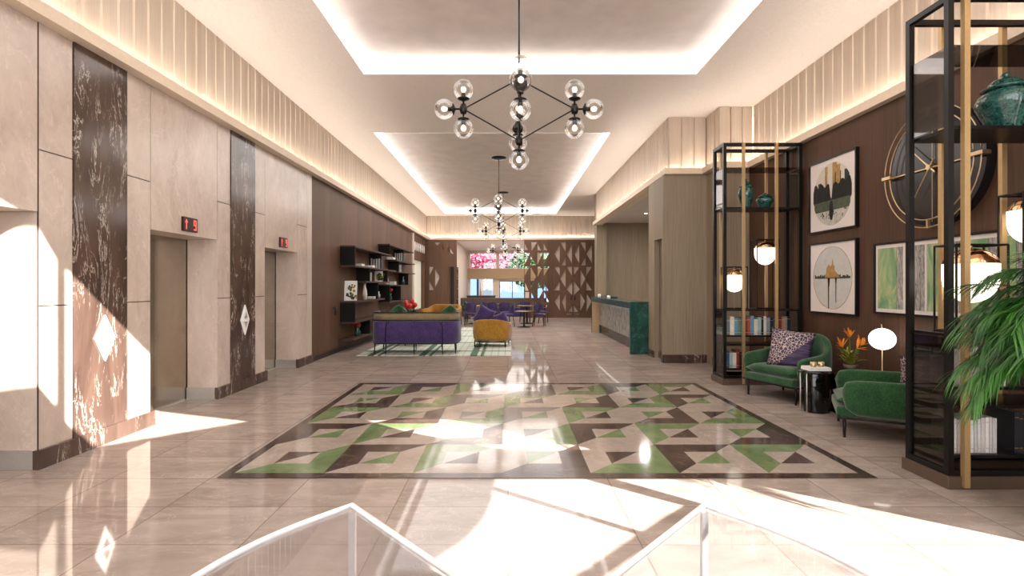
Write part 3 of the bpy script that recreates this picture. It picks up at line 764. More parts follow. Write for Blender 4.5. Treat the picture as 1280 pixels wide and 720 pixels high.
cage_lamp(3.74, 8.73, 1.215, 1.6+23/660*8.73, .165, .34, 'lower caged globe lamp, left one inside the far bookcase')
cage_lamp(4.25, 8.73, 1.215, 1.6+57/660*8.73, .165, .36, 'higher caged globe lamp, right one inside the far bookcase')
cage_lamp(3.84, 4.385, 1.215, 1.6+50/660*4.385, .19, .42, 'caged copper and opal globe lamp behind the palm leaves, left one in the near bookcase')
cage_lamp(4.36, 4.385, 1.215, 1.6+114/660*4.385, .165, .37, 'higher caged globe lamp at the right edge of the near bookcase')

# ------------------------------------------------------------------ wall art
def art_frame(y0, y1, z0, z1, lab, fn, name='framed_print'):
    t = thing(name, lab, 'picture', (XR, (y0+y1)/2, (z0+z1)/2))
    hy, hz = (y1-y0)/2, (z1-z0)/2; f = .025
    bm = BM()
    box(bm, -.05, 0, -hy, hy, -hz, -hz+f); box(bm, -.05, 0, -hy, hy, hz-f, hz); box(bm, -.05, 0, -hy, -hy+f, -hz+f, hz-f); box(bm, -.05, 0, hy-f, hy, -hz+f, hz-f)
    obj('frame', bm, M['black'], t)
    bm = BM(); box(bm, -.03, -.002, -hy+f, hy-f, -hz+f, hz-f); obj('mount', bm, M['mount'], t)
    fn(t, hy-f, hz-f)
M['mount'] = plain('print_paper', S(226, 216, 212), .5)
def flat(t, name, pts, depth, mat):
    """pts in (u right in view, v up); right in view = -Y"""
    bm = BM(); prism(bm, pts, lambda a, b, w: (w, -a, b), -.03-depth, -.0301); return obj(name, bm, mat, t)
def circ(r, n=48): return [(r*math.cos(2*PI*i/n), r*math.sin(2*PI*i/n)) for i in range(n)]
def clipc(pts, r):
    out = []
    for a, b in pts:
        l = math.hypot(a, b)
        out.append((a*r/l, b*r/l) if l > r else (a, b))
    return out
A_ = {k: plain('ink_'+k, S(*c), .7, nz=n_, nscale=18) for k, c, n_ in (('sky',(206,196,184),.05),('black',(26,24,22),.5),('dark',(52,52,46),.5),('gold',(170,132,76),.25),('grass',(78,84,68),.3),('snow',(186,180,170),.2),('grey',(196,194,190),.06),('pale',(212,204,198),.05))}
def art1(t, hy, hz):
    r = .46
    flat(t, 'round_scene', circ(r), .002, A_['sky'])
    def colm(a0, a1, b0, b1, d, m):  # building clipped to circle
        lim = lambda a: math.sqrt(max(0, r*r-a*a))*.99
        n = 4; top = [(a0+(a1-a0)*i/n, min(b1, lim(a0+(a1-a0)*i/n))) for i in range(n+1)]
        bot = [(a0+(a1-a0)*i/n, max(b0, -lim(a0+(a1-a0)*i/n))) for i in range(n, -1, -1)]
        if all(tp[1] > bt[1] for tp, bt in zip(top, bot[::-1])): flat(t, 'building_shape', top+bot, d, m)
    for a0, a1, b1, m in ((-.33,-.25,.2,'dark'),(-.16,-.1,.42,'gold'),(-.14,-.06,.3,'grey'),(.02,.12,.5,'gold'),(.1,.2,.4,'gold'),(.08,.22,.3,'dark'),(.3,.4,.3,'dark'),(.22,.3,.36,'sky')): colm(a0, a1, -.05, b1, .004+.0003*abs(a0*10), A_[m])
    def band(b0, b1f, d, m):
        n = 30; aa = [-r*.985+2*r*.985*i/n for i in range(n+1)]; lim = lambda a: math.sqrt(max(1e-6, r*r-a*a))*.995
        top = [(a, min(b1f(a), lim(a))) for a in aa]; bot = [(a, max(b0, -lim(a))) for a in reversed(aa)]
        for (p, q_) in zip(zip(top, top[1:]), zip(bot[::-1], bot[::-1][1:])):
            if p[0][1] > q_[0][1]+1e-3 and p[1][1] > q_[1][1]+1e-3:
                pts.append(([q_[0], q_[1], p[1], p[0]], d, m))
    pts = []
    band(-.12, lambda a: .08+.07*abs(math.sin(a*19))+.14*abs(a)-(.16 if abs(a+.02) < .025 else 0), .007, 'black')
    band(-.24, lambda a: -.09, .008, 'grass'); band(-.5, lambda a: -.23, .006, 'snow')
    for m in ('black', 'grass', 'snow'):
        bm = BM()
        for p, d, mm in pts:
            if mm == m: prism(bm, p, lambda a, b, w: (w, -a, b), -.03-d, -.0305)
        obj({'black':'tree_line','grass':'meadow','snow':'path'}[m], bm, A_[m], t)
    flat(t, 'silhouette', [(-.02,-.38),(.02,-.38),(.05,-.28),(.04,-.16),(.02,-.1),(-.02,-.1),(-.045,-.16),(-.05,-.28)], .01, A_['black'])
    bm = BM()
    for i in range(26):
        a, b = random.uniform(-.3, .35), random.uniform(-.36, -.25); prism(bm, [(a,b),(a+.014,b),(a+.012,b+.02),(a,b+.02)], lambda p, q, w: (w, -p, q), -.0395, -.0305)
    sk_ = obj('speckles', bm, A_['black'], t); sk_['kind'] = 'stuff'
def art2(t, hy, hz):
    r = .46; bm = BM(); path(bm, [(-.032, -a, b) for a, b in circ(r)], .003, 6, True); obj('circle_line', bm, A_['gold'], t)
    flat(t, 'round_scene', circ(r-.004), .001, A_['grey'])
    sk = [(-.17,0),(-.15,.05),(-.13,.07),(-.12,.14),(-.09,.18),(-.06,.2),(-.03,.16),(0,.19),(.02,.28),(.035,.2),(.06,.17),(.08,.1),(.12,.07),(.16,.03),(.2,0)]
    flat(t, 'skyline', sk, .004, A_['gold'])
    bm = BM()
    for i in range(40):
        a = -.42+i*.021; h = random.uniform(.01, .05); prism(bm, [(a,-.012),(a+.02,-.012),(a+.02,h),(a,h)], lambda p, q, w: (w, -p, q), -.033, -.0305)
    obj('shore_line', bm, A_['dark'], t)
    for a, b0, w in ((-.075,-.455,.012),(-.07,-.13,.026),(.1,-.36,.008),(.1,-.08,.018)): flat(t, 'reflection_streak', [(a-w/2,b0),(a+w/2,b0),(a+w,0),(a-w,0)], .005, A_['black'])
art_frame(7.18, 8.31, 2.40, 3.49, 'black-framed round print of a park and city skyline, upper of the two square pictures', art1)
art_frame(7.18, 8.31, 1.18, 2.25, 'black-framed round print of a golden skyline over water, lower of the two square pictures', art2)
def agate():
    m, nt, b = new_mat('green_painted_panel'); v = coords(nt, (1, 1.5, .7)); f = noise(nt, v, 2.6, 6, .6, 1.5)
    L(nt, ramp(nt, f, [(.3, S(92, 132, 96)), (.46, S(132, 164, 120)), (.58, S(176, 182, 132)), (.7, S(190, 206, 204))]), b.inputs['Base Color']); b.inputs['Roughness'].default_value = .4; return m
def strip_m():
    m, nt, b = new_mat('grey_streaked_panel'); v = coords(nt, (1, 6, 1.2)); f = noise(nt, v, 5, 6, .7, 1.5)
    L(nt, ramp(nt, f, [(.35, S(80, 76, 78)), (.55, S(168, 162, 158)), (.7, S(210, 200, 188))]), b.inputs['Base Color']); b.inputs['Roughness'].default_value = .5; return m
AG, ST = agate(), strip_m()
def art3(t, hy, hz):
    u = -hy+.04; seqs = [('g', .33), ('s', .1), ('p', .09), ('g', .1), ('s', .08), ('s', .06), ('p', .04), ('g', .33), ('s', .1)]
    i = 0
    while u < hy-.06:
        k, w = seqs[i % len(seqs)]; w = min(w, hy-.04-u)
        flat(t, 'panel_strip', [(u+.004,-hz+.045),(u+w-.004,-hz+.045),(u+w-.004,hz-.045),(u+.004,hz-.045)], .008, AG if k == 'g' else ST if k == 's' else A_['pale']); u += w; i += 1
art_frame(4.66, 6.84, 1.24, 2.14, 'long framed artwork of green and grey vertical strips behind the near bookcase', art3, 'framed_artwork')

# wall clock
t = thing('wall_clock', 'large round black wall clock with brass rings and hands', 'clock', (XR, 5.8, 2.9))
def cyl_x(bm, r, x0, x1, n=64):
    prism(bm, [(r*math.cos(2*PI*i/n), r*math.sin(2*PI*i/n)) for i in range(n)], lambda a, b, w: (w, a, b), x0, x1)
bm = BM(); cyl_x(bm, .64, -.1, 0); obj('face', bm, plain('clock_black', S(34, 31, 32), .18, .3), t)
for r, x in ((.66, -.17), (.575, -.17)):
    bm = BM(); path(bm, [(x, r*math.cos(2*PI*i/64), r*math.sin(2*PI*i/64)) for i in range(64)], .0065, 6, True); obj('ring', bm, M['brass'], t)
for s in (-1, 1):
    bm = BM(); box(bm, -.19, -.1, s*.62-.07, s*.62+.07, -.02, .02, 0, .003); obj('clamp', bm, M['brass'], t)
for s in (-1, 1):
    bm = BM(); box(bm, -.18, -.15, -.012, .012, s*.62-.05, s*.62+.05); obj('clamp', bm, M['brass'], t)
bm = BM(); box(bm, -.13, -.11, -.6, .6, -.006, .006); obj('crossbar', bm, M['brass'], t)
bm = BM(); tube(bm, (-.12, 0, -.6), (-.12, 0, .6), .004, 6); obj('crossbar', bm, M['brass'], t)
for a, ln in ((PI-.75, .46), (PI+.95, .4)):
    bm = BM(); d = Vector((0, -math.cos(a), math.sin(a))); tube(bm, Vector((-.15,0,0))-d*.1, Vector((-.15,0,0))+d*ln, .012, 6, .004); obj('hand', bm, M['brass'], t)
bm = BM(); cyl_x(bm, .03, -.17, -.1, 20); obj('hub', bm, M['brass'], t)

# ------------------------------------------------------------------ armchairs
def shell(bm, path_pts, z0, ztop, th):
    n = len(path_pts); rings = []
    for i, p in enumerate(path_pts):
        a = Vector(path_pts[max(0, i-1)]); b = Vector(path_pts[min(n-1, i+1)]); d = (b-a).normalized(); nr = Vector((d.y, -d.x))
        zt = ztop(i/(n-1)); p = Vector(p); ring = []
        for w, z in ((-.5, z0), (-.5, zt-.04), (-.38, zt-.01), (0, zt), (.38, zt-.01), (.5, zt-.04), (.5, z0)):
            v = p+nr*w*th; ring.append(bm.verts.new((v.x, v.y, z)))
        rings.append(ring)
    for A, B in zip(rings, rings[1:]):
        for j in range(7): bm.faces.new((A[j], A[(j+1) % 7], B[(j+1) % 7], B[j])).smooth = True
    bm.faces.new(rings[0]); bm.faces.new(rings[-1][::-1])
def cushion(bm, cx, cy, cz, w, d, h, puff=.35, n=10, e=.3):
    def g(u, v, s):
        k = (max(0, 1-abs(u)**4)*max(0, 1-abs(v)**4))**e
        return (cx+u*w/2, cy+v*d/2, cz+s*h/2*(puff+(1-puff)*k) if k > 0 else cz)
    for s in (1, -1):
        G = [[bm.verts.new(g(-1+2*i/n, -1+2*j/n, s)) for j in range(n+1)] for i in range(n+1)]
        for i in range(n):
            for j in range(n): bm.faces.new((G[i][j], G[i+1][j], G[i+1][j+1], G[i][j+1])).smooth = True
    bmesh.ops.remove_doubles(bm, verts=bm.verts, dist=.0005)
def upath(w, d, r, n=8):
    """open at -Y; from front right round the back to front left"""
    pts = [(w/2, -d/2), (w/2, -d/6), (w/2, d/2-r)]
    pts += [(w/2-r+r*math.cos(a), d/2-r+r*math.sin(a)) for a in [PI/2*i/n for i in range(1, n)]]
    pts += [(w/2-r, d/2), (0, d/2), (-w/2+r, d/2)]
    pts += [(-w/2+r+r*math.cos(a), d/2-r+r*math.sin(a)) for a in [PI/2+PI/2*i/n for i in range(1, n)]]
    pts += [(-w/2, d/2-r), (-w/2, -d/6), (-w/2, -d/2)]
    return pts
def armchair(loc, rz, lab, fab, w=.92, d=.86, arm=.6, back_=.82, z0=.23, seat=.42, group=None):
    t = thing('armchair', lab, 'armchair', loc, rz, group)
    bm = BM(); shell(bm, upath(w-.1, d-.1, .3), z0, lambda k: arm+(back_-arm)*max(0, math.sin(PI*k))**1.6, .1); obj('backrest', bm, fab, t, sub=1)
    bm = BM(); box(bm, -w/2+.09, w/2-.09, -d/2+.03, d/2-.12, z0, z0+.1, 0, .02); obj('seat_base', bm, fab, t)
    bm = BM(); cushion(bm, 0, -.04, (z0+.1+seat)/2+.01, w-.2, d-.16, seat-z0-.08, .6); obj('seat_cushion', bm, fab, t)
    bm = BM(); path(bm, [(x*1.02, y*1.02, z0-.005) for x, y in upath(w-.12, d-.1, .28)]+[(-w/2+.07, -d/2+.05, z0-.005), (w/2-.07, -d/2+.05, z0-.005)], .014, 6, True); obj('rail', bm, M['black'], t)
    for sx in (-1, 1):
        for sy in (-1, 1):
            bm = BM(); tube(bm, (sx*(w/2-.1), sy*(d/2-.1), 0), (sx*(w/2-.1), sy*(d/2-.1), z0), .014, 8, .018); obj('leg', bm, M['black'], t)
    return t
# local -Y is the front.  facing direction -X => rz = -90deg
armchair((4.02, 7.55, 0), -PI/2+.38, 'green velvet tub armchair with a patterned cushion, beside the far bookcase', M['greenfab'], 1.0, .9, .62, .92, .24, .45)
armchair((4.07, 5.72, 0), -2.06, 'green velvet tub armchair nearer the camera, partly behind the near bookcase', M['greenfab'], .95, .98, .62, .64, .22, .40)
def throw(loc, rot, s, lab, mat, cat='cushion', name='cushion'):
    bm = BM(); n = 10; 
    def g(u, v, sd):
        k = max(0, (1-u*u)*(1-v*v))**.5; sh = 1-.06*(1-abs(u))*0
        return (u*s/2*(1-.07*(1-v*v)), sd*.075*k, v*s/2*(1-.07*(1-u*u)))
    for sd in (1, -1):
        G = [[bm.verts.new(g(-1+2*i/n, -1+2*j/n, sd)) for j in range(n+1)] for i in range(n+1)]
        for i in range(n):
            for j in range(n): bm.faces.new((G[i][j], G[i+1][j], G[i+1][j+1], G[i][j+1])).smooth = True
    bmesh.ops.remove_doubles(bm, verts=bm.verts, dist=.0005)
    o = obj(name, bm, mat, loc=loc); o.rotation_euler = rot; return tag(o, lab, cat)
throw((4.02, 7.5, .70), (-.32, .12, -.5), .56, 'square purple cushion with a cream line pattern on the far green armchair', M['cushion'])
throw((4.4, 5.6, .62), (.25, .1, -.9), .42, 'square purple cushion on the nearer green armchair', M['cushion'])

# side tables
t = thing('side_table', 'black lacquer drum side table with chrome edge between the green armchairs', 'side table', (3.92, 6.72, 0))
bm = BM(); lathe(bm, [(0,0),(.17,0),(.17,.5),(0,.5)], 8, sc=(.9, .9, 1)); obj('body', bm, M['blackgloss'], t, bevel=.006)
bm = BM(); lathe(bm, [(.17,.5),(.2,.5),(.2,.525),(0,.525)], 32); obj('table_top', bm, M['blackgloss'], t)
for a in (PI*.95, PI*1.15): 
    bm = BM(); tube(bm, (.185*math.cos(a), .185*math.sin(a), 0), (.185*math.cos(a), .185*math.sin(a), .5), .008); obj('chrome_rod', bm, M['steel_lt'], t)
t2 = thing('side_table', 'black lacquer square table behind the drum table, under the orange flowers', 'side table', (4.3, 6.78, 0))
bm = BM(); box(bm, -.2, .2, -.18, .18, 0, .46, 0, .01); obj('body', bm, M['blackgloss'], t2)
bm = BM(); box(bm, -.22, .26, -.2, .2, .46, .49, 0, .006); obj('table_top', bm, M['blackgloss'], t2)
for i in range(2):
    bm = BM(); box(bm, -.14+.004*i, .14-.01*i, -.1, .1, 0, .022, 0); tag(obj('book', bm, M['white'], loc=(3.92, 6.72, .526+.0225*i), bevel=.004), ('lower', 'upper')[i]+' of two white books lying on the black drum table', 'book')
for i in range(2):
    t = thing('candle_cup', ('left', 'right')[i]+' brass candle cup on the white books', 'candle holder', (3.875+.1*i, 6.7, .572))
    bm = BM(); lathe(bm, [(0,0),(.034,0),(.038,.01),(.038,.06),(.034,.06),(.034,.012),(0,.012)], 20); obj('cup', bm, M['brass'], t)
    bm = BM(); lathe(bm, [(0,.013),(.03,.013),(.03,.045),(0,.045)], 16); obj('candle', bm, M['paper'], t)
# flower arrangement
t = thing('flower_arrangement', 'orange bird-of-paradise flowers with yellow-green leaves in a small pot', 'flowers', (4.4, 6.78, .491))
bm = BM(); lathe(bm, [(0,0),(.06,0),(.085,.1),(.075,.1),(.07,.02),(0,.02)], 20); obj('pot', bm, M['plinth'], t)
bm = BM(); lathe(bm, [(0,.08),(.075,.085)], 16); obj('soil', bm, M['soil'], t)
def blade(bm, p, d, ln, w, droop=.3, n=6, up=Vector((0,0,1))):
    d = Vector(d).normalized(); side = d.cross(up); side = side.normalized() if side.length > .01 else Vector((1,0,0))
    prev = None
    for i in range(n+1):
        k = i/n; c = Vector(p)+d*ln*k-Vector((0,0,1))*droop*ln*k*k; hw = w*math.sin(PI*min(1, k*.9+.08))**.8 if i < n else 0
        cur = [bm.verts.new(c-side*hw), bm.verts.new(c+Vector((0,0,.25*hw))), bm.verts.new(c+side*hw)] if i < n else [bm.verts.new(c)]*1
        if prev:
            if len(cur) == 3:
                bm.faces.new((prev[0], prev[1], cur[1], cur[0])); bm.faces.new((prev[1], prev[2], cur[2], cur[1]))
            else:
                bm.faces.new((prev[0], prev[1], cur[0])); bm.faces.new((prev[1], prev[2], cur[0]))
        prev = cur
for i in range(60):
    if i % 20 == 0: bm = BM()
    a = random.random()*6.28; e = random.uniform(.6, 1.5)
    blade(bm, (random.uniform(-.05,.05), random.uniform(-.05,.05), .1+random.random()*.12), (math.cos(a), math.sin(a), e), random.uniform(.1, .22), .011, .3)
    if i % 20 == 19: obj('leaf_cluster', bm, M['yelgreen'], t)
for (fx, fz, tilt) in ((-.14, .32, -.6), (-.02, .45, .2), (.1, .3, .9), (.16, .34, .5)):
    bm = BM(); tube(bm, (0,0,.1), (fx*.8, 0, fz), .006, 6); obj('stem', bm, M['stem'], t)
    bm = BM()
    for j in range(9):
        a = tilt+random.uniform(-1.1, 1.1); blade(bm, (fx*.8, random.uniform(-.02,.02), fz), (math.sin(a), random.uniform(-.5,.3), math.cos(a)), random.uniform(.1, .17), .014, .1)
    obj('flower', bm, M['orange'], t)
bm = BM(); sphere(bm, (0,0,0), .05, 14, 8); 
# globe lamp
t = thing('globe_lamp', 'white glowing globe lamp on a thin stem between the green armchairs', 'lamp', (4.55, 6.42, 0)); bm.free()
bm = BM(); lathe(bm, [(0,0),(.1,0),(.1,.015),(.01,.02),(0,.02)], 24); obj('base', bm, M['brass'], t)
bm = BM(); tube(bm, (0,0,.015), (0,0,.82), .006); obj('pole', bm, M['brass'], t)
bm = BM(); sphere(bm, (0,0,.95), .142, 28, 16, sz=.92); obj('globe', bm, emit('globe_light', S(255, 250, 244), 2.5), t)
bm = BM(); tube(bm, (0,0,1.07), (-.01,0,1.13), .007); obj('finial', bm, M['brass'], t)

# palm in the right foreground -------------------------------------------------------------
pb = Vector((3.66, 3.42, 0))
t = thing('potted_palm', 'bright green feathery palm at the right edge in front of the bookcase', 'plant', pb)
bm = BM(); lathe(bm, [(0,0),(.16,0),(.22,.42),(.2,.42),(.17,.38),(0,.38)], 28); obj('pot', bm, M['terracotta'], t)
bm = BM(); lathe(bm, [(0,.39),(.19,.385)], 20); obj('soil', bm, M['soil'], t)
bm = BM()
for i in range(5): tube(bm, (.04*math.cos(i*1.3), .04*math.sin(i*1.3), .36), (.07*math.cos(i*1.3), .07*math.sin(i*1.3), 1.62), .02, 8, .012)
obj('trunk', bm, M['stem'], t)
def frond(az, el, ln, mat, droop, z=.95):
    bm = BM(); n = 20; pts = []
    for i in range(n+1):
        k = i/n; h = math.cos(el)*ln*k*(1-.1*k); zz = z+math.sin(el)*ln*k-droop*ln*k*k
        pts.append(Vector((math.cos(az)*h, math.sin(az)*h, zz)))
    for a, b in zip(pts, pts[1:]): tube(bm, a, b, .004, 4, .003)
    for i in range(4, n+1):
        d = (pts[i]-pts[i-1]).normalized(); s = d.cross(Vector((0,0,1))).normalized(); k = i/n
        for q in (0, .5):
            base = pts[i-1].lerp(pts[i], q)
            for sd in (-1, 1):
                dr = d*(.75+.3*random.random())+s*sd*(1.0-.55*k)+Vector((0,0,random.uniform(-.05,.3)))
                blade(bm, base, dr, random.uniform(.17, .26)*(1.15-.4*k), .005, random.uniform(.35, .7), 5)
    obj('frond', bm, mat, t)
for i in range(88):
    az = PI+random.uniform(-1.0, 1.5) if i < 80 else random.uniform(-1.2, 1.2)
    frond(az, random.uniform(-.3, 1.35), random.uniform(.48, .74), M['leaf'] if random.random() < .7 else M['leaf2'], random.uniform(.3, .65), random.uniform(1.2, 1.68))

# ------------------------------------------------------------------ chandeliers
def chandelier(x, y, zc, zceil, label):
    t = thing('chandelier', label, 'chandelier', (x, y, zc), 0, None)
    top, bot, R_ = Vector((0,0,.38)), Vector((0,0,-.40)), .705
    hubs = [Vector((R_,0,0)), Vector((0,R_,0)), Vector((-R_,0,0)), Vector((0,-R_,0))]
    bm = BM()
    for h in hubs:
        for e in (top, bot): tube(bm, h, e, .009, 6)
    obj('arms', bm, M['black'], t)
    bm = BM(); tube(bm, top, (0,0,zceil-zc-.02), .012, 8); obj('rod', bm, M['black'], t)
    bm = BM(); lathe(bm, [(0,zceil-zc-.05),(.1,zceil-zc-.05),(.22,zceil-zc-.03),(.22,zceil-zc),(0,zceil-zc)], 24); obj('canopy', bm, M['black'], t)
    for h in hubs+[top, bot]:
        bm = BM(); lathe(bm, [(0,-.06),(.035,-.06),(.048,-.025),(.048,.025),(.035,.06),(0,.06)], 12, h); obj('hub', bm, M['black'], t)
    pr = [(bot, Vector((0,0,-1)))]
    for h in hubs: pr += [(h, Vector((0,0,1))), (h, h.normalized()), (h, Vector((0,0,-1)))]
    for h, d in pr:
        q = d.to_track_quat('Z', 'Y').to_matrix().to_4x4(); mt = Matrix.Translation(h)@q
        bm = BM(); lathe(bm, [(0,.03),(.012,.03),(.012,.1),(.03,.105),(.075,.125),(.078,.135),(.04,.142),(.028,.15),(.028,.2),(0,.2)], 14); bm.transform(mt)
        s = obj('socket', bm, M['black'], t)
        bm = BM(); sphere(bm, (0,0,.245), .125, 20, 12, z0=-.85); bm.transform(mt); obj('glass_globe', bm, M['globe'], s)
        bm = BM(); lathe(bm, [(.012,.2),(.03,.23),(.034,.25),(.025,.275),(0,.285)], 12); bm.transform(mt); obj('bulb', bm, M['bulb'], s)
    return t
c1 = chandelier(.14, 6.7, 3.84, ZK, 'largest chandelier, nearest, with clear glass globes on black arms')
c2 = dup(c1, (-.275, 15.8, 3.84), label='second chandelier with clear glass globes, in the long ceiling recess')
c3 = dup(c1, (-.2, 21.7, 3.84), label='third chandelier, behind the second in the long ceiling recess')
c4 = chandelier(-.15, 30.0, 3.6, ZR, 'fourth chandelier, small in view, hanging inside the restaurant')
c5 = dup(c4, (.5, 36.5, 3.6), label='farthest chandelier, hanging before the restaurant windows')

# ------------------------------------------------------------------ reception desk
t = thing('reception_desk', 'green marble waterfall reception desk with a silver relief front', 'desk', (2.85, 12.3, 0))
DL, DW, DH = 5.75, .46, 1.22
bm = BM(); box(bm, 0, DW, 0, .1, 0, DH); obj('end_panel', bm, M['deskgreen'], t, bevel=.004)
bm = BM(); box(bm, 0, DW, DL-.1, DL, 0, DH); obj('end_panel', bm, M['deskgreen'], t, bevel=.004)
bm = BM(); box(bm, 0, DW, .1, DL-.1, DH-.16, DH); obj('counter_top', bm, M['deskgreen'], t, bevel=.004)
bm = BM(); box(bm, .24, .3, .1, DL-.1, .28, DH-.16); obj('front_panel', bm, M['silver'], t)
bm = BM(); box(bm, .28, .34, .1, DL-.1, 0, .28); obj('toe_kick', bm, M['blackgloss'], t)
bm = BM(); box(bm, .14, .17, .12, DL-.12, DH-.175, DH-.161); obj('light_strip', bm, M['cove'], t)
bm = BM(); box(bm, .01, .24, DL-.14, DL-.1, 0, DH-.16); obj('wood_liner', bm, M['tan'], t)
bm = BM(); box(bm, 0, .3, 0, 1.9, 0, .045); tag(obj('desk_ledge', bm, M['deskgreen'], loc=(3.0, 15.9, DH), bevel=.004), 'low green marble riser on the far end of the reception counter', 'ledge')
for k, (yy, h) in enumerate(((15.4, .09), (17.0, .11))):
    bm = BM(); lathe(bm, [(0,0),(.05,0),(.06,h*.6),(.035,h),(0,h)], 16); tag(obj('desk_ornament', bm, M['white'], loc=(2.94, yy, DH)), 'small white ornament on the reception counter, %s one' % ('nearer', 'farther')[k], 'ornament')

# ------------------------------------------------------------------ lounge
bm = BM(); box(bm, -3.45, .07, 12.0, 20.0, .001, .016); tag(obj('rug', bm, M['rug']), 'large green and white plaid rug under the lounge seating', 'rug')
# purple sofa, seen from behind (front towards +Y)
t = thing('sofa', 'purple velvet sofa with a cane back rail and black frame, back to the camera', 'sofa', (-2.17, 12.62, .016), PI)
w, d = 2.02, .86
bm = BM(); shell(bm, upath(w-.08, d-.08, .26), .25, lambda k: .76, .09); obj('backrest', bm, M['purplefab'], t)
bm = BM(); shell(bm, upath(w-.06, d-.06, .27), .79, lambda k: .94, .025); obj('cane_rail', bm, M['cane'], t)
bm = BM(); box(bm, -w/2+.08, w/2-.08, -d/2, d/2-.1, .25, .36); obj('seat_base', bm, M['purplefab'], t)
for s in (-1, 1):
    bm = BM(); cushion(bm, s*(w/4-.03), -.04, .43, w/2-.1, d-.14, .16, .6); obj('seat_cushion', bm, M['purplefab'], t)
bm = BM()
for z, r in ((.955, .016), (.775, .014), (.24, .014)): path(bm, [(x, y, z) for x, y in upath(w-.03, d-.03, .27)], r, 6)
for x in (-.66, .66): 
    path(bm, [(x+(.12 if x < 0 else -.12)*0, d/2+.012, .25), (x, d/2+.012, .62), (x*.93, d/2+.012, .72), (x*.85, d/2+.012, .755)], .01, 6)
obj('rail', bm, M['black'], t)
for x, y in ((-.95, .3), (.95, .3), (-.66, .42), (.0, .42), (.66, .42), (-.9, -.38), (.9, -.38), (.08, -.3)):
    bm = BM(); tube(bm, (x, y, 0), (x*.98, y, .25), .01, 8, .02)
    if y > .25 and y != .3: tube(bm, (x*.98, y, .25), (x*.98, y+.01, .77), .008, 6)
    obj('leg', bm, M['black'], t)
# mustard chair
t = armchair((-.42, 13.95, .016), PI-.15, 'mustard yellow armchair with its back to the camera, right of the purple sofa', M['mustard'], 1.0, .85, .62, .72, .14, .42)
bm = BM()
throw((-.62, 13.78, .82), (.1, .5, .1), .46, 'purple cushion standing in the left of the mustard armchair', M['purplefab'])
throw((-.2, 13.8, .66), (.2, 1.2, .1), .44, 'purple cushion lying low in the right of the mustard armchair', M['purplefab'])
# green chairs beyond sofa
armchair((-3.2, 15.6, .016), PI/10, 'green velvet armchair behind the purple sofa, left one', M['greenfab'], .66, .8, .62, 1.02)
armchair((-1.85, 15.9, .016), -PI/12, 'green velvet armchair behind the purple sofa, right one', M['greenfab'], .66, .8, .62, 1.0)
# mustard sofa further back
t = thing('sofa', 'mustard yellow sofa beyond the green armchairs by the frosted window', 'sofa', (-2.75, 21.8, 0), -.5)
bm = BM(); shell(bm, upath(1.5, .8, .2), .2, lambda k: .62+.2*math.sin(PI*k), .12); obj('backrest', bm, M['mustard'], t)
bm = BM(); box(bm, -.8, .8, -.4, .3, .2, .45, 0, .03); obj('seat', bm, M['mustard'], t)
for x in (-.75, .75):
    for y in (-.35, .35): bm = BM(); tube(bm, (x, y, 0), (x, y, .2), .02); obj('leg', bm, M['black'], t)
# coffee table + red flowers
t = thing('coffee_table', 'low round dark coffee table between the sofa and the green armchairs', 'coffee table', (-2.5, 14.2, .016))
bm = BM(); lathe(bm, [(0,.4),(.5,.4),(.5,.43),(0,.43)], 36); obj('table_top', bm, M['darkwood'], t)
for k in range(3): bm = BM(); a = k*2.1; tube(bm, (.4*math.cos(a), .4*math.sin(a), 0), (.3*math.cos(a), .3*math.sin(a), .4), .015); obj('leg', bm, M['black'], t)
def bouquet(loc, r, h, lab):
    t = thing('flower_vase', lab, 'flowers', loc)
    bm = BM(); lathe(bm, [(0,0),(.05,0),(.08,.1),(.05,.2),(.06,.24),(0,.2)], 18); obj('vase', bm, M['jar'], t)
    bm = BM()
    for i in range(40): a = random.random()*6.28; blade(bm, (0,0,.2), (math.cos(a), math.sin(a), random.uniform(.4,2)), random.uniform(.5, 1)*h, .02, .2)
    obj('foliage', bm, M['leaf2'], t)
    bm = BM()
    for i in range(9):
        a = random.random()*6.28; c = (r*.6*math.cos(a), r*.6*math.sin(a), .2+h*random.uniform(.6, .95)); sphere(bm, c, .045, 10, 6)
    obj('blooms', bm, M['red'], t)
bouquet((-3.1, 13.45, .45-.45), .15, .3, 'x')
for o in list(C.objects):
    if o.get('label') == 'x': o.location = (-2.62, 14.2, .447); o['label'] = 'vase of red flowers and leaves on the round coffee table behind the purple sofa'; o.scale = (1.35, 1.35, 1.5)

# ------------------------------------------------------------------ wall shelves on left wood wall
XO = -3.73
def sh_unit(lab, shelves, divs, yb):
    t = thing('wall_shelf_unit', lab, 'shelf', (XL, yb, 0))
    for y0, y1, z in shelves:
        bm = BM(); box(bm, 0, XO-XL, y0-yb, y1-yb, z-.02, z+.02); obj('shelf_board', bm, M['shelfwood'], t)
    for y, z0, z1 in divs:
        bm = BM(); box(bm, 0, XO-XL-.01, y-yb, y-yb+.04, z0+.02, z1-.02); obj('divider', bm, M['blackmatt'], t)
    return t
sh_unit('staggered walnut wall shelves with black dividers, nearer unit by the lifts',
  [(12.88, 16.9, 2.56), (12.88, 17.6, 2.08), (13.9, 16.55, 1.70), (12.88, 16.0, 1.20), (12.88, 16.2, .69), (12.75, 16.5, .28)],
  [(12.9, 2.08, 2.56), (15.6, 2.08, 2.56), (14.28, 1.70, 2.08), (16.4, 1.70, 2.08), (12.9, .69, 1.20), (15.2, 1.2, 1.7), (14.28, .28, .69)], 12.9)
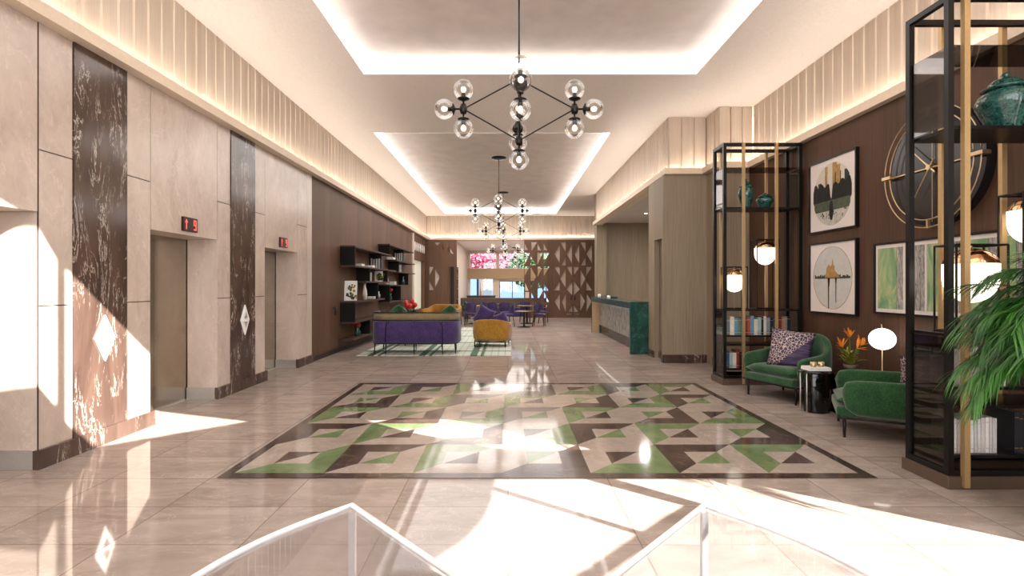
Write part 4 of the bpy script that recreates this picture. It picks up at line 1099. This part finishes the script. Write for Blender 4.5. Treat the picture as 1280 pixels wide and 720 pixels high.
sh_unit('staggered walnut wall shelves with black dividers, farther unit by the pilaster',
  [(16.65, 20.9, 2.90), (17.7, 21.2, 2.45), (18.0, 21.2, 2.07), (16.65, 20.3, 1.61), (16.65, 20.6, 1.07), (16.65, 21.2, .6)],
  [(16.7, 2.56, 2.90), (18.9, 2.45, 2.90), (18.1, 2.07, 2.45), (16.7, 1.07, 1.61), (19.8, 1.61, 2.07), (18.4, 1.07, 1.61)], 16.7)
def leaning(y, z, w, h, mat_fn, lab, x=-3.95):
    t = thing('framed_photo', lab, 'picture', (x, y, z+.003)); t.rotation_euler = (-.1, 0, 0)
    bm = BM(); box(bm, -w/2, w/2, 0, .02, 0, h); obj('frame', bm, M['white'], t)
    mat_fn(t, w, h)
def ph(t, w, h):
    bm = BM(); box(bm, -w/2+.05, w/2-.05, -.004, 0, .06, h-.05); obj('photo', bm, A_['pale'], t)
def floral(t, w, h):
    pal = [M['orange'], M['yelgreen'], M['leaf2'], A_['dark']]
    for k, m in enumerate(pal):
        bm = BM()
        for i in range(9):
            a, b = random.gauss(.03, .05), random.uniform(.05, h-.08); r = random.uniform(.02, .04)
            prism(bm, [(a+r*math.cos(q*1.05), b+r*math.sin(q*1.05)) for q in range(6)], lambda p, q, s: (p, s, q), -.003-.001*k, -.0001)
        obj('painted_flowers', bm, m, t)
leaning(13.2, 1.22, .33, .5, floral, 'floral print leaning on the nearer wall shelves')
leaning(14.9, 1.72, .2, .25, ph, 'white photo frame on the middle board of the nearer wall shelves')
leaning(15.9, 1.72, .24, .32, floral, 'small floral print on the middle board of the nearer wall shelves', -3.9)
leaning(19.0, 2.09, .2, .26, ph, 'white photo frame on the upper part of the farther wall shelves')
def vase(x, y, z, r, h, m, lab):
    bm = BM(); lathe(bm, [(0,0),(r*.7,0),(r,h*.3),(r*.8,h*.55),(r*.4,h*.8),(r*.5,h),(0,h*.97)], 18); tag(obj('vase', bm, m, loc=(x, y, z)), lab, 'vase')
vase(-3.88, 14.3, 1.221, .07, .45, M['paper'], 'tall cream vase on the nearer wall shelves, right of the floral print')
vase(-3.9, 16.9, 1.631, .07, .42, M['paper'], 'tall cream vase on the farther wall shelves')
vase(-3.9, 19.6, 1.631, .08, .3, M['jar'], 'dark teal vase on the farther wall shelves')
vase(-3.9, 15.9, 1.221, .06, .2, M['steel_lt'], 'small silver vase on the nearer wall shelves')
def stack(y, z, n, lab, group, cols, x=-3.92):
    for i in range(n):
        bm = BM(); th = .035; box(bm, -.11, .11, -.15+.01*i, .15-.01*i, 0, th)
        tag(obj('book', bm, bmat(cols[i % len(cols)]), loc=(x, y, z+.001+i*(th+.0005)), bevel=.003), lab % ('bottom', 'middle', 'top')[i if n == 3 else (0, 2)[i]], 'book', group)
stack(13.9, 2.1, 2, 'white book lying on the upper board of the nearer wall shelves, %s', 'stacked books upper board near unit', [(236,232,226)])
stack(15.0, 2.1, 2, 'white book lying right of the divider on the upper nearer wall shelf, %s', 'stacked books right of divider', [(236,232,226)])
stack(15.2, 1.221, 2, 'pale book lying on the lower board of the nearer wall shelves, %s', 'stacked books lower board near unit', [(226,222,216)])
stack(17.6, 2.47+.45-.45, 2, 'white book lying on the upper board of the farther wall shelves, %s', 'stacked books upper board far unit', [(236,232,226)], -3.9)
stack(17.9, 1.631, 3, 'pale book stacked on the middle board of the farther wall shelves, %s', 'stacked books middle board far unit', [(220,214,206), (200,196,190)])
for j, (yy, z, nm) in enumerate(((15.7, 2.1, 'nearer'), (19.0, 2.47, 'farther'))):
    for i in range(8):
        c = [(210,206,200), (90,90,92), (190,186,180), (60,60,64)][i % 4]
        bm = BM(); h = .3-.01*(i % 3); box(bm, 0, .036, -.12, .12, 0, h)
        tag(obj('book', bm, bmat(c), loc=(-4.05+i*.038, yy, z+.001), bevel=.002), '%s upright book on the %s wall shelves, %s from the wall' % (('pale', 'dark grey', 'pale', 'black')[i % 4], nm, ORD[i]), 'book', 'upright books on the %s wall shelves' % nm)
bouquet((-3.9, 17.4, 1.091), .1, .2, 'small pot of red flowers on the farther wall shelves')
bouquet((-3.9, 13.7, .301), .06, .1, 'small pot of red flowers on the lowest nearer wall shelf')

# ------------------------------------------------------------------ dining
def dchair(loc, rz, lab, group):
    t = thing('dining_chair', lab, 'chair', loc, rz, group)
    bm = BM(); cushion(bm, 0, 0, .45, .46, .44, .09, .7, 6); obj('seat', bm, M['purplefab'], t)
    bm = BM()
    n = 12; pts = [(.23*math.cos(a), .05+.2*math.sin(a)) for a in [PI*i/n for i in range(n+1)]]
    shell(bm, pts, .56, lambda k: .74+.14*math.sin(PI*k), .035); obj('backrest', bm, M['purplefab'], t)
    bm = BM(); path(bm, [(x*1.03, y*1.03, .75+.14*math.sin(PI*i/n)) for i, (x, y) in enumerate(pts)], .014, 6); obj('top_rail', bm, M['darkwood'], t)
    for sx in (-1, 1):
        bm = BM(); tube(bm, (sx*.21, -.2, 0), (sx*.2, -.18, .42), .013, 8, .02); obj('leg', bm, M['darkwood'], t)
        bm = BM(); path(bm, [(sx*.22, .26, 0), (sx*.2, .19, .42), (sx*.2, .2, .8)], .016, 8); obj('leg', bm, M['darkwood'], t)
    return t
def dtable(x, y, r, h, lab):
    t = thing('round_table', lab, 'table', (x, y, 0))
    bm = BM(); lathe(bm, [(0,h-.03),(r,h-.03),(r,h),(0,h)], 36); obj('table_top', bm, M['dtop'], t)
    bm = BM(); lathe(bm, [(0,0),(r*.7,0),(r*.7,.015),(.05,.04),(.04,.1),(.04,h-.06),(.1,h-.03),(0,h-.03)], 24); obj('pedestal', bm, M['black'], t)
M['dtop'] = plain('brown_table_top', S(120, 96, 76), .25)
G = 'purple dining chairs'
dtable(.62, 20.4, .38, .62, 'low round pedestal table with a dark base, nearest of the dining tables')
dtable(.8, 22.3, .4, .76, 'round pedestal table behind the nearest one')
dtable(-1.4, 22.2, .4, .76, 'round pedestal table behind the mustard armchair')
dtable(-.3, 24.2, .4, .76, 'round pedestal table at the back by the restaurant opening')
first = dchair((1.25, 20.9, 0), -PI/2-.2+PI, 'purple dining chair right of the nearest pedestal table', G)
for x, y, rz, lab in ((.0, 20.9, -PI/2+PI+PI, 'purple dining chair left of the nearest pedestal table'), (-.15, 22.4, PI/2+PI/2, 'purple dining chair in the middle, behind the mustard armchair'), (-.68, 22.5, PI, 'purple dining chair just left of the middle one'),
  (-1.5, 21.45, -PI/2-.3+PI+PI/4+1, 'purple dining chair left of the table behind the mustard armchair'), (-.9, 23.2, 2.2, 'purple dining chair right of the table behind the mustard armchair'),
  (1.45, 22.9, 2.0, 'purple dining chair beyond the right-hand tables'), (.75, 23.2, PI-.1, 'purple dining chair behind the second pedestal table'), (-1.6, 23.1, .3, 'purple dining chair at the back left, facing the camera')):
    dup(first, (x, y, 0), rz, lab, G)
# banquette and screen low wall in restaurant
t = thing('banquette', 'long brown banquette across the restaurant opening', 'banquette', (-.4, 27.9, 0))
bm = BM(); box(bm, -2.1, 2.4, -.1, .1, 0, .95, 0, .02); obj('backrest', bm, M['darktan'] if 'darktan' in M else M['plinth'], t)
bm = BM(); box(bm, -2.1, 2.4, -.6, -.1, 0, .45, 0, .03); obj('seat', bm, M['purplefab'], t)
t = thing('counter', 'low dark counter under the left restaurant window', 'counter', (-1.9, 37.5, 0))
bm = BM(); box(bm, -1.0, 1.0, -.3, .3, 0, .85); obj('body', bm, M['darkwood'], t)
bm = BM(); box(bm, -1.05, 1.05, -.35, .35, .85, .9); obj('counter_top', bm, M['plinth'], t)
bm = BM()
t = thing('potted_plant', 'bushy dark green plant left of the restaurant opening', 'plant', (-1.95, 25.3, 0))
lathe(bm, [(0,0),(.16,0),(.22,.4),(.19,.4),(0,.36)], 20); obj('pot', bm, M['terracotta'], t)
bm = BM()
for i in range(140): a = random.random()*6.28; blade(bm, (0,0,.4+random.random()*.25), (math.cos(a), math.sin(a), random.uniform(.1, 1.6)), random.uniform(.35, .6), .04, .4)
obj('foliage', bm, M['leaf2'], t)

# ------------------------------------------------------------------ light, sky, camera
sd = D_.lights.new('sun', 'SUN'); sd.energy = 34; sd.angle = .004; sd.color = (1, .95, .88)
so = D_.objects.new('sun', sd); C.objects.link(so); so.rotation_euler = Vector((SA, SB, -SE)).to_track_quat('-Z', 'Y').to_euler(); so.location = (10, -6, 8)
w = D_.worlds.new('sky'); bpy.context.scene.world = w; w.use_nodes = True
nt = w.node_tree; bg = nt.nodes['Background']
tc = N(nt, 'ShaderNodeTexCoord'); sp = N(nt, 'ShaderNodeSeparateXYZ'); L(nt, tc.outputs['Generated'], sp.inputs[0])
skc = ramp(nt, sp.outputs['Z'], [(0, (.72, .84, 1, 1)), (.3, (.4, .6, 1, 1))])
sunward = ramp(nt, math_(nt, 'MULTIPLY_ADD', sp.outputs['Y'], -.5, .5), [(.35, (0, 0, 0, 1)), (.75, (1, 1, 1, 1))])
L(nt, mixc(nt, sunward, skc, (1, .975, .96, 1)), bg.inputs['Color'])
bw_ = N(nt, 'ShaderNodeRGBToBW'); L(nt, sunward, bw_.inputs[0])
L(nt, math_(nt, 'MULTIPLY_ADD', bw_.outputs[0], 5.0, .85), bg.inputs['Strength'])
def area(name, loc, rot, sx, sy, e, col=(1, .88, .76)):
    l = D_.lights.new(name, 'AREA'); l.shape = 'RECTANGLE'; l.size = sx; l.size_y = sy; l.energy = e; l.color = col
    o = D_.objects.new(name, l); C.objects.link(o); o.location = loc; o.rotation_euler = rot; return o
# added fill lights without fixtures, brightening the hall from inside the coffers
W_ = (1, .95, .91)
area('coffer_fill', (.37, 6.6, ZK-.02), (0, 0, 0), 5, 4, 110, W_)
area('coffer_fill', (-.37, 16, ZK-.02), (0, 0, 0), 5, 6, 260, W_)
area('coffer_fill', (-.37, 22.8, ZK-.02), (0, 0, 0), 5, 5.5, 280, W_)
area('restaurant_fill', (1, 33, ZR-.05), (0, 0, 0), 6, 9, 520, W_)  # fill light added to brighten the restaurant
area('entrance_fill', (0, -1.5, ZH-.1), (0, 0, 0), 8, 6, 300, W_)  # unseen fill light added above the entrance floor for bounce
for yy in (13.4, 15.5, 17.6): area('reception_fill', (4.6, yy, 3.98), (0, 0, 0), .3, .3, 45, W_)  # extra fill lights added at the downlights to brighten the alcove

cam = D_.cameras.new('camera'); cam.sensor_width = 36; cam.lens = F/1280*36; cam.shift_x = 5/1280; cam.shift_y = -3/1280
cam.clip_start = .05; cam.clip_end = 300
co = D_.objects.new('camera', cam); C.objects.link(co); co.location = (0, 0, EYE); co.rotation_euler = (PI/2, 0, 0)
sc_ = bpy.context.scene; sc_.camera = co
sc_.view_settings.view_transform = 'Standard'; sc_.view_settings.look = 'None'; sc_.view_settings.exposure = 0; sc_.view_settings.gamma = 1; sc_.view_settings.use_curve_mapping = False
